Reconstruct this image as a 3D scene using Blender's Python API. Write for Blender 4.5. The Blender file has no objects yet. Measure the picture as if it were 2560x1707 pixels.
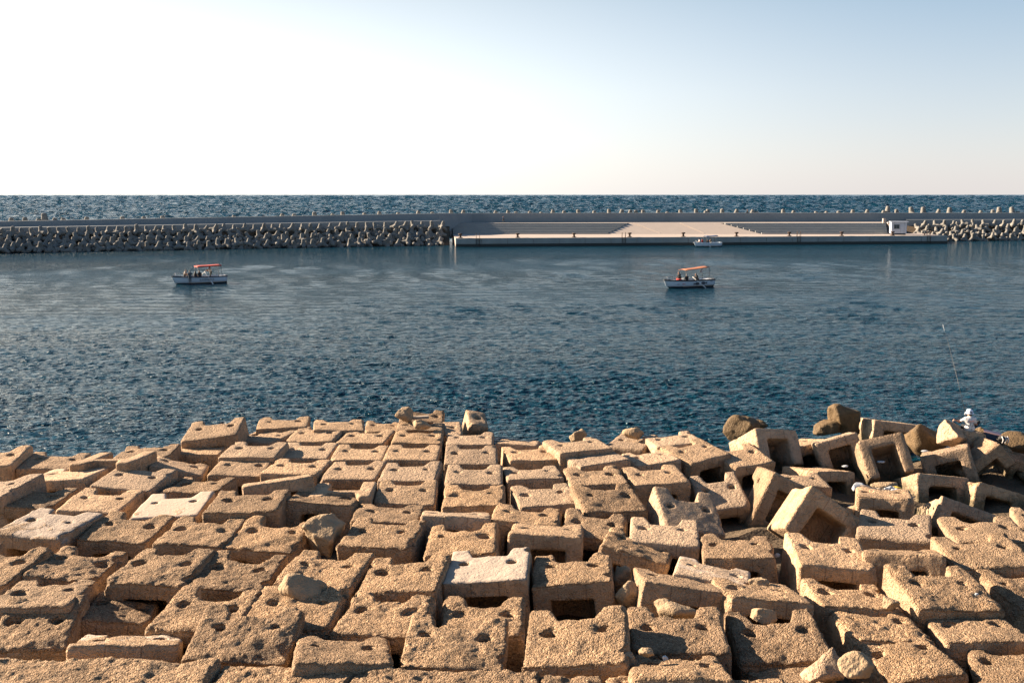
import bpy, bmesh, math, random
import numpy as np
from mathutils import Vector, Matrix, Euler
random.seed(7)
SC = bpy.context.scene
COL = SC.collection
PI = math.pi
R = math.radians
H = 11.5                                   # eye height above the water
F = 2560 * 35 / 36.0                       # focal length in photo pixels
PITCH = math.atan((853.5 - 486.5) / F)
CP, SP = math.cos(PITCH), math.sin(PITCH)

def ground(px, py, z):                     # photo pixel -> point on the level z
    u = (px - 1280) / F; v = -(py - 853.5) / F
    d = Vector((u, CP + v * SP, -SP + v * CP)); t = (z - H) / d.z
    return Vector((d.x * t, d.y * t, z))
def xat(px, y, z):                         # world x seen at column px for a point at depth y, height z
    return (px - 1280) / F * (y * CP - (z - H) * SP)

# ------------------------------------------------------------------ scene, light
SC.view_settings.view_transform = 'Standard'
SC.view_settings.look = 'None'
SC.view_settings.exposure = 2.1
SC.view_settings.gamma = 1
SC.cycles.sample_clamp_direct = .6; SC.cycles.sample_clamp_indirect = 2.0
SUN_EL, SUN_AZ = R(20.5), R(-67)             # azimuth measured from the view direction (+Y), negative = left
w = bpy.data.worlds.new('World'); SC.world = w; w.use_nodes = True
nt = w.node_tree; nt.nodes.clear()
out = nt.nodes.new('ShaderNodeOutputWorld'); bg = nt.nodes.new('ShaderNodeBackground')
sky = nt.nodes.new('ShaderNodeTexSky'); sky.sky_type = 'NISHITA'; sky.sun_disc = False
sky.sun_elevation = SUN_EL; sky.sun_rotation = SUN_AZ
sky.air_density = 1.0; sky.dust_density = 1.2; sky.ozone_density = 2.0; sky.altitude = 5
bg.inputs['Strength'].default_value = 0.10
sd = Vector((math.sin(SUN_AZ) * math.cos(SUN_EL), math.cos(SUN_AZ) * math.cos(SUN_EL), math.sin(SUN_EL)))
def wn(typ, **kw):
    n = nt.nodes.new(typ)
    for k, v in kw.items(): setattr(n, k, v)
    return n
def wm(op, a, b=0.0, c=0.0):
    n = wn('ShaderNodeMath', operation=op)
    for i, v in enumerate((a, b, c)):
        if isinstance(v, (int, float)): n.inputs[i].default_value = v
        else: nt.links.new(v, n.inputs[i])
    return n.outputs[0]
# humid evening air: the bright veil along the horizon and towards the sun lies over the clear-sky model
tcw = wn('ShaderNodeTexCoord'); dt = wn('ShaderNodeVectorMath', operation='DOT_PRODUCT'); nt.links.new(tcw.outputs['Generated'], dt.inputs[0]); dt.inputs[1].default_value = sd
sx_ = wn('ShaderNodeSeparateXYZ'); nt.links.new(tcw.outputs['Generated'], sx_.inputs[0])
el_ = wm('MULTIPLY', wm('ARCSINE', sx_.outputs[2]), 180 / PI / 45.0)
tow = wn('ShaderNodeMapRange', interpolation_type='SMOOTHSTEP'); nt.links.new(dt.outputs['Value'], tow.inputs[0]); tow.inputs[1].default_value = -.05; tow.inputs[2].default_value = .85
def wramp(stops):
    r = wn('ShaderNodeValToRGB'); nt.links.new(el_, r.inputs[0]); e = r.color_ramp.elements
    while len(e) < len(stops): e.new(.5)
    for k, (p, c) in zip(e, stops): k.position = p / 45.0; k.color = (*[x * SKYK for x in c], 1)
    return r.outputs[0]
SKYK = 10.0 / 2 ** SC.view_settings.exposure
away = wramp([(0, (.80, .75, .755)), (4, (.60, .63, .69)), (10.5, (.31, .42, .535)), (14, (.14, .26, .42)), (20, (.04, .135, .28)), (45, (.05, .11, .24))])
near = wramp([(0, (1.35, 1.32, 1.28)), (5.5, (1.30, 1.30, 1.28)), (10.8, (.84, .84, .80)), (15.5, (.30, .47, .60)), (22, (.12, .28, .43)), (45, (.14, .23, .38))])
mx = wn('ShaderNodeMix', data_type='RGBA'); nt.links.new(tow.outputs[0], mx.inputs[0]); nt.links.new(away, mx.inputs[6]); nt.links.new(near, mx.inputs[7])
m2 = wn('ShaderNodeMix', data_type='RGBA'); m2.inputs[0].default_value = .85; nt.links.new(sky.outputs[0], m2.inputs[6]); nt.links.new(mx.outputs[2], m2.inputs[7])
rear = wn('ShaderNodeMapRange', interpolation_type='SMOOTHSTEP'); nt.links.new(sx_.outputs[1], rear.inputs[0]); rear.inputs[1].default_value = -.5; rear.inputs[2].default_value = .6; rear.inputs[3].default_value = 1.0; rear.inputs[4].default_value = 1.0
m3 = wn('ShaderNodeVectorMath', operation='SCALE'); nt.links.new(m2.outputs[2], m3.inputs[0]); nt.links.new(rear.outputs[0], m3.inputs['Scale'])
nt.links.new(m3.outputs[0], bg.inputs[0]); nt.links.new(bg.outputs[0], out.inputs[0])
sl = bpy.data.lights.new('sun', 'SUN'); sl.energy = 5.0; sl.angle = R(0.5); sl.color = (1.0, 0.80, 0.60)
so = bpy.data.objects.new('sun', sl); COL.objects.link(so)
so.rotation_euler = (-sd).to_track_quat('-Z', 'Y').to_euler()
cam = bpy.data.cameras.new('camera'); cam.lens = 35; cam.sensor_width = 36; cam.clip_end = 60000; cam.clip_start = .5
co = bpy.data.objects.new('camera', cam); COL.objects.link(co); SC.camera = co
co.location = (0, 0, H); co.rotation_euler = (PI / 2 - PITCH, 0, 0)

# ------------------------------------------------------------------ materials
def mat(name):
    m = bpy.data.materials.new(name); m.use_nodes = True
    return m, m.node_tree, m.node_tree.nodes['Principled BSDF']
def N(t, typ, **kw):
    n = t.nodes.new(typ)
    for k, v in kw.items(): setattr(n, k, v)
    return n
def setin(n, **kw):
    for k, v in kw.items(): n.inputs[k.replace('_', ' ')].default_value = v
    return n
def noise(t, vec, scale, detail=3, rough=.55, dist=0):
    n = N(t, 'ShaderNodeTexNoise'); setin(n, Scale=scale, Detail=detail, Roughness=rough, Distortion=dist)
    if vec is not None: t.links.new(vec, n.inputs['Vector'])
    return n.outputs['Fac']
def ramp(t, fac, stops):
    r = N(t, 'ShaderNodeValToRGB'); t.links.new(fac, r.inputs[0])
    el = r.color_ramp.elements
    while len(el) < len(stops): el.new(.5)
    for e, (p, c) in zip(el, stops):
        e.position = p; e.color = (*c, 1) if len(c) == 3 else c
    return r.outputs[0]
def g3(v): return (v, v, v)
def mixc(t, fac, a, b, mode='MIX'):
    m = N(t, 'ShaderNodeMix', data_type='RGBA', blend_type=mode)
    for s, v in ((m.inputs[0], fac), (m.inputs[6], a), (m.inputs[7], b)):
        if isinstance(v, (int, float)): s.default_value = v
        elif isinstance(v, tuple): s.default_value = (*v, 1)
        else: t.links.new(v, s)
    return m.outputs[2]
def mth(t, op, a, b=0.0, c=None, clamp=False):
    m = N(t, 'ShaderNodeMath', operation=op); m.use_clamp = clamp
    for i, v in enumerate((a, b) if c is None else (a, b, c)):
        if isinstance(v, (int, float)): m.inputs[i].default_value = v
        else: t.links.new(v, m.inputs[i])
    return m.outputs[0]
def objvec(t, scale=(1, 1, 1)):            # object coordinates shifted by a random amount per object
    tc = N(t, 'ShaderNodeTexCoord'); oi = N(t, 'ShaderNodeObjectInfo')
    mu = N(t, 'ShaderNodeVectorMath', operation='SCALE'); mu.inputs[0].default_value = (37.1, 91.7, 53.3)
    t.links.new(oi.outputs['Random'], mu.inputs['Scale'])
    ad = N(t, 'ShaderNodeVectorMath', operation='ADD'); t.links.new(tc.outputs['Object'], ad.inputs[0]); t.links.new(mu.outputs[0], ad.inputs[1])
    mp = N(t, 'ShaderNodeVectorMath', operation='MULTIPLY'); t.links.new(ad.outputs[0], mp.inputs[0]); mp.inputs[1].default_value = scale
    return mp.outputs[0], tc, oi
def bump(t, b, h, dist, strength=1.0, normal=None):
    n = N(t, 'ShaderNodeBump'); setin(n, Strength=strength, Distance=dist); t.links.new(h, n.inputs['Height'])
    if normal is not None: t.links.new(normal, n.inputs['Normal'])
    if b is not None: t.links.new(n.outputs[0], b.inputs['Normal'])
    return n
def plain(name, col, rough=.6, var=.12, scale=6, metal=0, bmp=.004, spec=.5):
    m, t, b = mat(name); v, tc, oi = objvec(t)
    n = noise(t, v, scale, 4, .6)
    c = mixc(t, n, tuple(x * (1 - var) for x in col), tuple(min(1, x * (1 + var)) for x in col))
    t.links.new(c, b.inputs['Base Color']); b.inputs['Roughness'].default_value = rough; b.inputs['Metallic'].default_value = metal
    b.inputs['Specular IOR Level'].default_value = spec
    if bmp: bump(t, b, noise(t, v, scale * 5, 3), bmp)
    return m

def block_material():                      # object colour: R = roughness of the eroded surface, G = share of pale smooth skin, B = tone
    m, t, b = mat('weathered_concrete'); L = t.links
    v, tc, oi = objvec(t)
    sep = N(t, 'ShaderNodeSeparateColor'); L.new(oi.outputs['Color'], sep.inputs[0])
    rough, pale, tone = sep.outputs[0], sep.outputs[1], sep.outputs[2]
    xyz = N(t, 'ShaderNodeSeparateXYZ'); L.new(tc.outputs['Object'], xyz.inputs[0])
    nrm = N(t, 'ShaderNodeSeparateXYZ'); L.new(tc.outputs['Normal'], nrm.inputs[0])
    topf = mth(t, 'MULTIPLY_ADD', nrm.outputs[2], 2.5, -1.0, True)
    big = noise(t, v, 1.6, 4, .6); mid = noise(t, v, 7, 4, .65); fine = noise(t, v, 42, 3, .7)
    vor = N(t, 'ShaderNodeTexVoronoi'); setin(vor, Scale=33.0, Randomness=1.0); L.new(v, vor.inputs['Vector'])
    # exposed aggregate: every pebble its own tone
    peb = N(t, 'ShaderNodeSeparateColor'); L.new(vor.outputs['Color'], peb.inputs[0])
    pebc = ramp(t, peb.outputs[0], [(0, (0.143, 0.084, 0.046)), (.35, (0.294, 0.189, 0.105)), (.7, (0.378, 0.252, 0.143)), (1, (0.504, 0.370, 0.235))])
    smc = ramp(t, mid, [(.25, (0.302, 0.206, 0.126)), (.5, (0.361, 0.252, 0.155)), (.8, (0.420, 0.302, 0.197))])
    ro = mth(t, 'MULTIPLY', mth(t, 'POWER', rough, 1.6), mth(t, 'MULTIPLY_ADD', topf, .8, .2))
    ro2 = mth(t, 'ADD', ro, mth(t, 'MULTIPLY_ADD', mid, 1.1, -.56), clamp=True)
    col = mixc(t, mth(t, 'MULTIPLY', ro2, .75), smc, pebc)
    # stains and weathering
    st = ramp(t, big, [(.36, g3(.72)), (.55, g3(1.0)), (.75, g3(1.12))])
    col = mixc(t, 1.0, col, st, 'MULTIPLY')
    gry = mth(t, 'MULTIPLY', mth(t, 'SUBTRACT', 1.0, rough), ramp(t, oi.outputs['Random'], [(.45, g3(0)), (.75, g3(.55))]))
    col = mixc(t, gry, col, mixc(t, mid, (.25, .205, .155), (.345, .285, .22)))
    rust = ramp(t, noise(t, v, 2.7, 3, .6), [(.66, g3(0)), (.78, g3(1))])
    col = mixc(t, mth(t, 'MULTIPLY', rust, .35), col, (.42, .235, .09))
    # pale smooth skin left on some tops
    pm = mth(t, 'ADD', mth(t, 'MULTIPLY_ADD', mid, .5, -.25), mth(t, 'MULTIPLY_ADD', big, 1.2, -1.22))
    pm = mth(t, 'ADD', pm, mth(t, 'ADD', mth(t, 'MULTIPLY', pale, 1.3), mth(t, 'MULTIPLY', xyz.outputs[1], .14)))
    pm = mth(t, 'MULTIPLY', mth(t, 'MULTIPLY', pm, 9.0, clamp=True), mth(t, 'MULTIPLY', topf, mth(t, 'MULTIPLY', pale, 4.0, clamp=True)))
    col = mixc(t, pm, col, mixc(t, fine, (.265, .213, .162), (.355, .293, .228)))
    # formwork seams on the near and far faces
    sx = mth(t, 'ABSOLUTE', mth(t, 'SUBTRACT', mth(t, 'ABSOLUTE', xyz.outputs[0]), .34))
    seam = mth(t, 'LESS_THAN', sx, .012)
    fr = mth(t, 'GREATER_THAN', mth(t, 'ABSOLUTE', nrm.outputs[1]), .8)
    seam = mth(t, 'MULTIPLY', seam, fr)
    col = mixc(t, mth(t, 'MULTIPLY', seam, .5), col, (.12, .07, .045))
    mot = ramp(t, noise(t, v, 15, 2, .6), [(.3, g3(.74)), (.5, g3(1.0)), (.72, g3(1.22))])
    col = mixc(t, mth(t, 'MULTIPLY_ADD', ro2, .85, .12), col, mixc(t, 1.0, col, mot, 'MULTIPLY'))
    tn = ramp(t, tone, [(0, (.80, .80, .81)), (.5, (1, 1, 1)), (1, (1.17, 1.14, 1.10))])
    col = mixc(t, 1.0, col, tn, 'MULTIPLY')
    ge = N(t, 'ShaderNodeNewGeometry'); wz = N(t, 'ShaderNodeSeparateXYZ'); L.new(ge.outputs['Position'], wz.inputs[0])
    wet = mth(t, 'MULTIPLY', mth(t, 'SUBTRACT', mth(t, 'MULTIPLY_ADD', mid, .5, .55), wz.outputs[2]), 3.0, clamp=True)       # weed and wet stone near the water
    col = mixc(t, mth(t, 'MULTIPLY', wet, .8), col, mixc(t, fine, (.035, .04, .022), (.10, .085, .05)))
    col = mixc(t, 1.0, col, (1.23, 1.22, 1.24), 'MULTIPLY')
    L.new(col, b.inputs['Base Color']); b.inputs['Roughness'].default_value = .92; b.inputs['Specular IOR Level'].default_value = .15
    h1 = mth(t, 'MULTIPLY_ADD', vor.outputs['Distance'], -1.0, 1.0)
    hh = mth(t, 'ADD', mth(t, 'ADD', mth(t, 'MULTIPLY', h1, .8), mth(t, 'MULTIPLY', fine, .7)), mth(t, 'MULTIPLY', noise(t, v, 14, 2, .6), 1.7))
    amp = mth(t, 'MULTIPLY', mth(t, 'MULTIPLY_ADD', ro2, .92, .10), mth(t, 'SUBTRACT', 1.0, mth(t, 'MULTIPLY', pm, .85)))
    hh = mth(t, 'SUBTRACT', mth(t, 'MULTIPLY', hh, amp), mth(t, 'MULTIPLY', seam, .4))
    bump(t, b, hh, BUMPD, 1.0)
    return m
BUMPD = .11
M = {}
M['block'] = block_material()
M['grey_conc'] = plain('grey_concrete', (.26, .29, .285), .9, .3, .35, bmp=.02, spec=.2)
M['tetra'] = plain('tetrapod_concrete', (.175, .17, .155), .9, .25, .8, bmp=.02, spec=.15)
M['wall'] = plain('sea_wall_concrete', (.225, .25, .26), .9, .22, .22, bmp=.02, spec=.2)
M['quay_top'] = plain('quay_paving', (.36, .31, .272), .9, .10, .25, bmp=.01, spec=.2)
M['ramp'] = plain('ramp_paving', (.43, .365, .31), .9, .10, .35, bmp=.01, spec=.2)
M['stair'] = plain('stair_concrete', (.29, .295, .285), .9, .15, .5, bmp=.01, spec=.2)
M['limestone'] = plain('limestone', (.31, .225, .14), .9, .4, 3.2, bmp=.05, spec=.15)
M['wet_rock'] = plain('mossy_rock', (.115, .075, .035), .75, .7, 3.0, bmp=.05, spec=.3)
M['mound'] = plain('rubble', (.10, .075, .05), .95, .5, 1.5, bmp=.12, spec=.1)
M['white'] = plain('white_paint', (.40, .44, .50), .45, .06, 3)
M['hull_white'] = plain('hull_white', (.52, .60, .67), .35, .06, 1.5, bmp=0)
M['hull_dark'] = plain('antifouling', (.012, .022, .022), .5, .2, 3, bmp=0)
def two_tone():
    m, t, b = mat('hull_paint'); tc = N(t, 'ShaderNodeTexCoord'); x_ = N(t, 'ShaderNodeSeparateXYZ'); t.links.new(tc.outputs['Object'], x_.inputs[0])
    n_ = noise(t, tc.outputs['Object'], 1.8, 4, .6)
    z_ = mth(t, 'LESS_THAN', x_.outputs[2], .15)
    t.links.new(mixc(t, z_, mixc(t, n_, (.46, .53, .60), (.56, .64, .71)), (.012, .022, .022)), b.inputs['Base Color']); b.inputs['Roughness'].default_value = .4
    return m
M['hull_two'] = two_tone()
M['navy'] = plain('navy_paint', (.018, .03, .055), .4, .1, 3, bmp=0)
M['black_paint'] = plain('black_paint', (.015, .016, .02), .5, .1, 3, bmp=0)
M['red_canvas'] = plain('red_canvas', (.42, .05, .035), .8, .1, 3, bmp=.01)
M['orange_canvas'] = plain('orange_canvas', (.40, .15, .075), .8, .1, 3, bmp=.01)
M['blue_canvas'] = plain('blue_canvas', (.07, .11, .20), .8, .1, 3, bmp=.01)
M['steel'] = plain('galvanised_steel', (.22, .23, .24), .45, .1, 10, metal=.6)
M['dark_steel'] = plain('dark_steel', (.03, .03, .032), .6, .2, 8)
M['rust'] = plain('rusty_iron', (.045, .028, .02), .85, .3, 8)
M['wood'] = plain('boat_wood', (.42, .29, .19), .7, .15, 5)
M['oar'] = plain('oar_paint', (.62, .62, .60), .5, .05, 4)
M['skin'] = plain('skin', (.42, .21, .13), .55, .08, 8, bmp=0)
M['skin_pale'] = plain('pale_skin', (.60, .34, .25), .55, .08, 8, bmp=0)
M['hair'] = plain('dark_hair', (.012, .010, .009), .6, .2, 30)
M['grey_hair'] = plain('grey_hair', (.42, .40, .38), .6, .2, 30)
M['cloth_black'] = plain('black_cloth', (.014, .015, .018), .9, .2, 14)
M['cloth_dark'] = plain('dark_cloth', (.035, .033, .03), .9, .2, 14)
M['cloth_grey'] = plain('grey_cloth', (.075, .085, .095), .9, .2, 14)
M['cloth_white'] = plain('white_cloth', (.62, .60, .58), .9, .05, 9, bmp=.01)
M['cloth_beige'] = plain('beige_cloth', (.42, .35, .28), .9, .1, 9)
M['cloth_red'] = plain('red_cloth', (.62, .06, .05), .9, .1, 9)
M['cloth_navy'] = plain('navy_cloth', (.03, .045, .08), .9, .1, 9)
M['hat_blue'] = plain('pale_blue_cloth', (.55, .62, .74), .9, .06, 12)
M['print_grey'] = plain('grey_print', (.30, .31, .30), .9, .3, 30, bmp=0)
M['print_pink'] = plain('pink_print', (.66, .40, .36), .9, .2, 20, bmp=0)
M['rod'] = plain('fishing_rod_blank', (.02, .02, .022), .4, .1, 5, bmp=0)
M['plastic_white'] = plain('white_plastic', (.38, .40, .42), .35, .1, 6)
M['plastic_blue'] = plain('blue_plastic', (.06, .16, .42), .35, .1, 6)
M['yellow'] = plain('yellow_plastic', (.60, .42, .06), .6, .1, 6)
M['driftwood'] = plain('driftwood', (.30, .25, .20), .85, .25, 7)
M['glass'] = plain('dark_glass', (.02, .035, .045), .15, .1, 2, bmp=0)

def water_material():
    m, t, b = mat('sea_water'); L = t.links
    ge = N(t, 'ShaderNodeNewGeometry')
    def vec(sc, rot=0):
        mp = N(t, 'ShaderNodeMapping'); mp.inputs['Scale'].default_value = sc; mp.inputs['Rotation'].default_value = (0, 0, rot)
        L.new(ge.outputs['Position'], mp.inputs['Vector']); return mp.outputs[0]
    n2 = noise(t, vec((.75, 1.7, 1), R(-10)), 1.7, 2, .55, .7)
    n3 = noise(t, vec((1, 1.4, 1), R(30)), 4.2, 2, .5, .4)
    calm = noise(t, vec((.012, .05, 1), R(4)), 1.0, 3, .55)      # wind streaks: rougher and calmer water
    ca = ramp(t, calm, [(.38, g3(.45)), (.62, g3(1.0))])
    n1 = noise(t, vec((.5, 1.2, 1), R(-6)), .62, 2, .55, .6)
    h = mth(t, 'ADD', mth(t, 'MULTIPLY', n2, .8), mth(t, 'MULTIPLY', n3, .25))
    h = mth(t, 'ADD', h, mth(t, 'MULTIPLY', n1, .95))
    h = mth(t, 'MULTIPLY', h, ca)
    b.inputs['Base Color'].default_value = WATERC
    b.inputs['Specular Tint'].default_value = (.74, .92, 1.0, 1); setin(b, Roughness=.13, IOR=1.333); b.inputs['Specular IOR Level'].default_value = .5
    bump(t, b, h, WAVE, 1.0)
    return m
WATERC = (.001, .026, .043, 1); WAVE = 1.15
M['water'] = water_material()

# ------------------------------------------------------------------ object helpers
def tag(o, label=None, cat=None, group=None, kind=None):
    for k, v in (('label', label), ('category', cat), ('group', group), ('kind', kind)):
        if v: o[k] = v
    return o
def link(name, me, m=None, parent=None):
    o = bpy.data.objects.new(name, me); COL.objects.link(o)
    for mm in (m if isinstance(m, list) else [m] if m else []): me.materials.append(M[mm])
    if parent: o.parent = parent
    return o
def empty(name, loc=(0, 0, 0), rot=(0, 0, 0)):
    o = bpy.data.objects.new(name, None); COL.objects.link(o); o.location = loc; o.rotation_euler = rot; o.empty_display_size = .2
    return o
def pydata(name, V, Fc, smooth=False):
    me = bpy.data.meshes.new(name); me.from_pydata([tuple(v) for v in V], [], [tuple(f) for f in Fc]); me.update()
    if smooth: me.shade_smooth()
    return me
class MB:
    def __init__(s): s.V = []; s.F = []; s.sm = False
    def add(s, V, Fc):
        o = len(s.V); s.V += [tuple(v) for v in V]; s.F += [tuple(i + o for i in f) for f in Fc]; return s
    def box(s, c, d, rot=None, taper=1.0):
        V = []
        for z in (-1, 1):
            k = taper if z > 0 else 1
            for x, y in ((-1, -1), (1, -1), (1, 1), (-1, 1)): V.append(Vector((x * d[0] / 2 * k, y * d[1] / 2 * k, z * d[2] / 2)))
        if rot is not None: V = [rot @ v for v in V]
        V = [v + Vector(c) for v in V]
        return s.add(V, [(3, 2, 1, 0), (4, 5, 6, 7), (0, 1, 5, 4), (1, 2, 6, 5), (2, 3, 7, 6), (3, 0, 4, 7)])
    def tube(s, pts, rad, n=8):
        pts = [Vector(p) for p in pts]; rad = rad if isinstance(rad, (list, tuple)) else [rad] * len(pts)
        V = []; Fc = []
        for i, p in enumerate(pts):
            d = (pts[min(i + 1, len(pts) - 1)] - pts[max(i - 1, 0)]).normalized()
            a = d.orthogonal().normalized() if abs(d.z) > .9 else d.cross(Vector((0, 0, 1))).normalized()
            bb = d.cross(a)
            for k in range(n):
                an = 2 * PI * k / n; V.append(p + (a * math.cos(an) + bb * math.sin(an)) * rad[i])
        for i in range(len(pts) - 1):
            for k in range(n): Fc.append((i * n + k, i * n + (k + 1) % n, (i + 1) * n + (k + 1) % n, (i + 1) * n + k))
        Fc.append(tuple(range(n))[::-1]); Fc.append(tuple((len(pts) - 1) * n + k for k in range(n)))
        return s.add(V, Fc)
    def lathe(s, prof, c=(0, 0, 0), n=16):
        V = []; Fc = []
        for r, z in prof:
            for k in range(n): V.append((c[0] + r * math.cos(2 * PI * k / n), c[1] + r * math.sin(2 * PI * k / n), c[2] + z))
        for i in range(len(prof) - 1):
            for k in range(n): Fc.append((i * n + k, i * n + (k + 1) % n, (i + 1) * n + (k + 1) % n, (i + 1) * n + k))
        Fc.append(tuple(range(n))[::-1]); Fc.append(tuple((len(prof) - 1) * n + k for k in range(n)))
        return s.add(V, Fc)
    def build(s, name, m, parent=None, smooth=False, bevel=0):
        me = pydata(name, s.V, s.F, smooth)
        bm = bmesh.new(); bm.from_mesh(me); bmesh.ops.recalc_face_normals(bm, faces=bm.faces)
        if bevel: bmesh.ops.bevel(bm, geom=[e for e in bm.edges if len(e.link_faces) == 2 and e.calc_face_angle(0) > .6], offset=bevel, segments=2, affect='EDGES', clamp_overlap=True)
        bm.to_mesh(me); bm.free()
        return link(name, me, m, parent)

# ------------------------------------------------------------------ solid modelling on a grid (surface nets)
def hash01(ix, iy, iz, seed):
    h = (ix.astype(np.int64) * 374761393 + iy.astype(np.int64) * 668265263 + iz.astype(np.int64) * 1440662683 + seed * 974634777) & 0xffffffff
    h = ((h ^ (h >> 13)) * 1274126177) & 0xffffffff
    h = (h ^ (h >> 16)) & 0xffff
    return h / 32767.5 - 1.0
def vnoise(P, f, seed):
    Q = P * f; I = np.floor(Q); U = Q - I; U = U * U * (3 - 2 * U); I = I.astype(np.int64)
    r = 0
    for dx in (0, 1):
        wx = U[:, 0] if dx else 1 - U[:, 0]
        for dy in (0, 1):
            wy = U[:, 1] if dy else 1 - U[:, 1]
            for dz in (0, 1):
                wz = U[:, 2] if dz else 1 - U[:, 2]
                r = r + wx * wy * wz * hash01(I[:, 0] + dx, I[:, 1] + dy, I[:, 2] + dz, seed)
    return r
def nets(fn, lo, hi, h):
    lo = np.array(lo, float); n = np.ceil((np.array(hi) - lo) / h).astype(int) + 1
    ax = [lo[i] + h * np.arange(n[i]) for i in range(3)]
    G = np.stack(np.meshgrid(*ax, indexing='ij'), -1)
    v = fn(G.reshape(-1, 3)).reshape(n)
    ins = v < 0
    c = n - 1; acc = np.zeros((*c, 3)); cnt = np.zeros(c)
    sl = lambda o: tuple(slice(o[i], o[i] + c[i]) for i in range(3))
    for a in range(3):
        for o1 in (0, 1):
            for o2 in (0, 1):
                o = [0, 0, 0]; o[(a + 1) % 3] = o1; o[(a + 2) % 3] = o2; p = list(o); p[a] = 1
                va, vb = v[sl(o)], v[sl(p)]
                cr = (va < 0) != (vb < 0)
                t = np.where(cr, va / np.where(cr, va - vb, 1), 0)
                pos = np.zeros((*c, 3)); pos[..., 0] = o[0]; pos[..., 1] = o[1]; pos[..., 2] = o[2]; pos[..., a] += t
                acc += pos * cr[..., None]; cnt += cr
    act = cnt > 0
    idx = -np.ones(c, int); idx[act] = np.arange(act.sum())
    ijk = np.argwhere(act)
    V = lo + h * (ijk + acc[act] / cnt[act][:, None])
    Fs = []
    for a in range(3):
        b, d = (a + 1) % 3, (a + 2) % 3
        s0 = [slice(None)] * 3; s1 = [slice(None)] * 3
        s0[a] = slice(0, n[a] - 1); s1[a] = slice(1, n[a])
        for q in (b, d): s0[q] = s1[q] = slice(1, n[q] - 1)
        A, B = ins[tuple(s0)], ins[tuple(s1)]
        e = np.argwhere(A != B)
        if not len(e): continue
        base = e.copy(); base[:, b] += 1; base[:, d] += 1
        fl = A[tuple(e.T)]
        def cell(ob, od):
            q = base.copy(); q[:, b] += ob; q[:, d] += od; return idx[tuple(q.T)]
        Q = np.stack([cell(-1, -1), cell(0, -1), cell(0, 0), cell(-1, 0)], 1)
        Q[~fl] = Q[~fl][:, ::-1]
        Fs.append(Q)
    return V, np.concatenate(Fs)
def netmesh(name, V, Q, smooth=True):
    me = bpy.data.meshes.new(name)
    me.vertices.add(len(V)); me.vertices.foreach_set('co', V.astype(np.float32).ravel())
    me.loops.add(Q.size); me.loops.foreach_set('vertex_index', Q.astype(np.int32).ravel())
    me.polygons.add(len(Q)); me.polygons.foreach_set('loop_start', np.arange(0, Q.size, 4, dtype=np.int32))
    me.polygons.foreach_set('loop_total', np.full(len(Q), 4, np.int32))
    me.update(calc_edges=True); me.validate()
    if smooth: me.shade_smooth()
    return me
def smax(a, b, k):
    hh = np.clip(.5 + .5 * (a - b) / k, 0, 1); return b + (a - b) * hh + k * hh * (1 - hh)
def smin(a, b, k): return -smax(-a, -b, k)

def block_mesh(w, d, h, rough, seed, cell):
    rng = random.Random(seed)
    rr = .026 + .075 * rough * rng.uniform(.7, 1.2)
    hx = [rng.uniform(-.04, .04) for _ in range(4)]
    filled = [rng.random() < .22 * rough for _ in range(2)]
    hr = [rng.uniform(.10, .125) * (1 + .22 * rough * rng.random()) for _ in range(2)]
    nd = rng.uniform(.21, .27); nw = rng.uniform(.18, .21)
    chip = [(rng.choice((-1, 1)) * w / 2, rng.choice((-1, 1)) * d / 2 * rng.uniform(.4, 1), rng.uniform(-.1, .05), rng.uniform(.07, .17)) for _ in range(int(1 + 2 * rough))]
    lean = rng.uniform(-.02, .02)
    def fn(P):
        x, y, z = P[:, 0], P[:, 1], P[:, 2]
        wl = vnoise(P, 1.3, seed) * (.010 + .040 * rough)
        q = np.stack([np.abs(x + lean * z) - w / 2 + rr, np.abs(y) - d / 2 + rr, np.abs(z + h / 2) - h / 2 + rr], 1)
        s = np.linalg.norm(np.maximum(q, 0), axis=1) + np.minimum(q.max(1), 0) - rr
        hw = nw * w + np.maximum(y - (d / 2 - nd * d), 0) * .30
        if w > 1.2: s = smax(s, -np.maximum(np.abs(x) - hw, (d / 2 - nd * d) - y), .02 + .07 * rough)
        if w > 1.2: s = smax(s, -np.maximum(np.maximum(np.abs(x) - .26 * w, z + .43), y - (d / 2 - nd * d - .30)), .03)
        for i, sx in enumerate((-1, 1) if w > 1.2 else (.1,)):
            dep = .10 if filled[i] else .65
            cyl = np.maximum(np.hypot(x - sx * (.285 * w + hx[i]), y - .06 * d - hx[2 + i]) - hr[i], -dep - z)
            s = smax(s, -cyl, .02 + .05 * rough)
        for cx, cy, cz, cr in chip:
            s = smax(s, -(np.sqrt((x - cx) ** 2 + (y - cy) ** 2 + (z - cz) ** 2) - cr), .06)
        near = np.abs(s) < .22
        top = np.clip((z[near] + .45) / .35, .12, 1) * rough + .03
        Pn = P[near]
        e = wl[near]
        n1 = vnoise(Pn, 4.5, seed + 1); n2 = vnoise(Pn, 13, seed + 2)
        e = e + top * (.024 * n1 + .013 * n2 + .03 * np.maximum(n1 * .6 + vnoise(Pn, 2.2, seed + 5) - .55, 0))
        if cell < .055: e = e + top * .016 * vnoise(Pn, 23, seed + 3)
        s = s.copy(); s[near] += e
        return s
    m = .12
    return nets(fn, (-w / 2 - m, -d / 2 - m, -h - m), (w / 2 + m, d / 2 + m, m + .06), cell)
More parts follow.
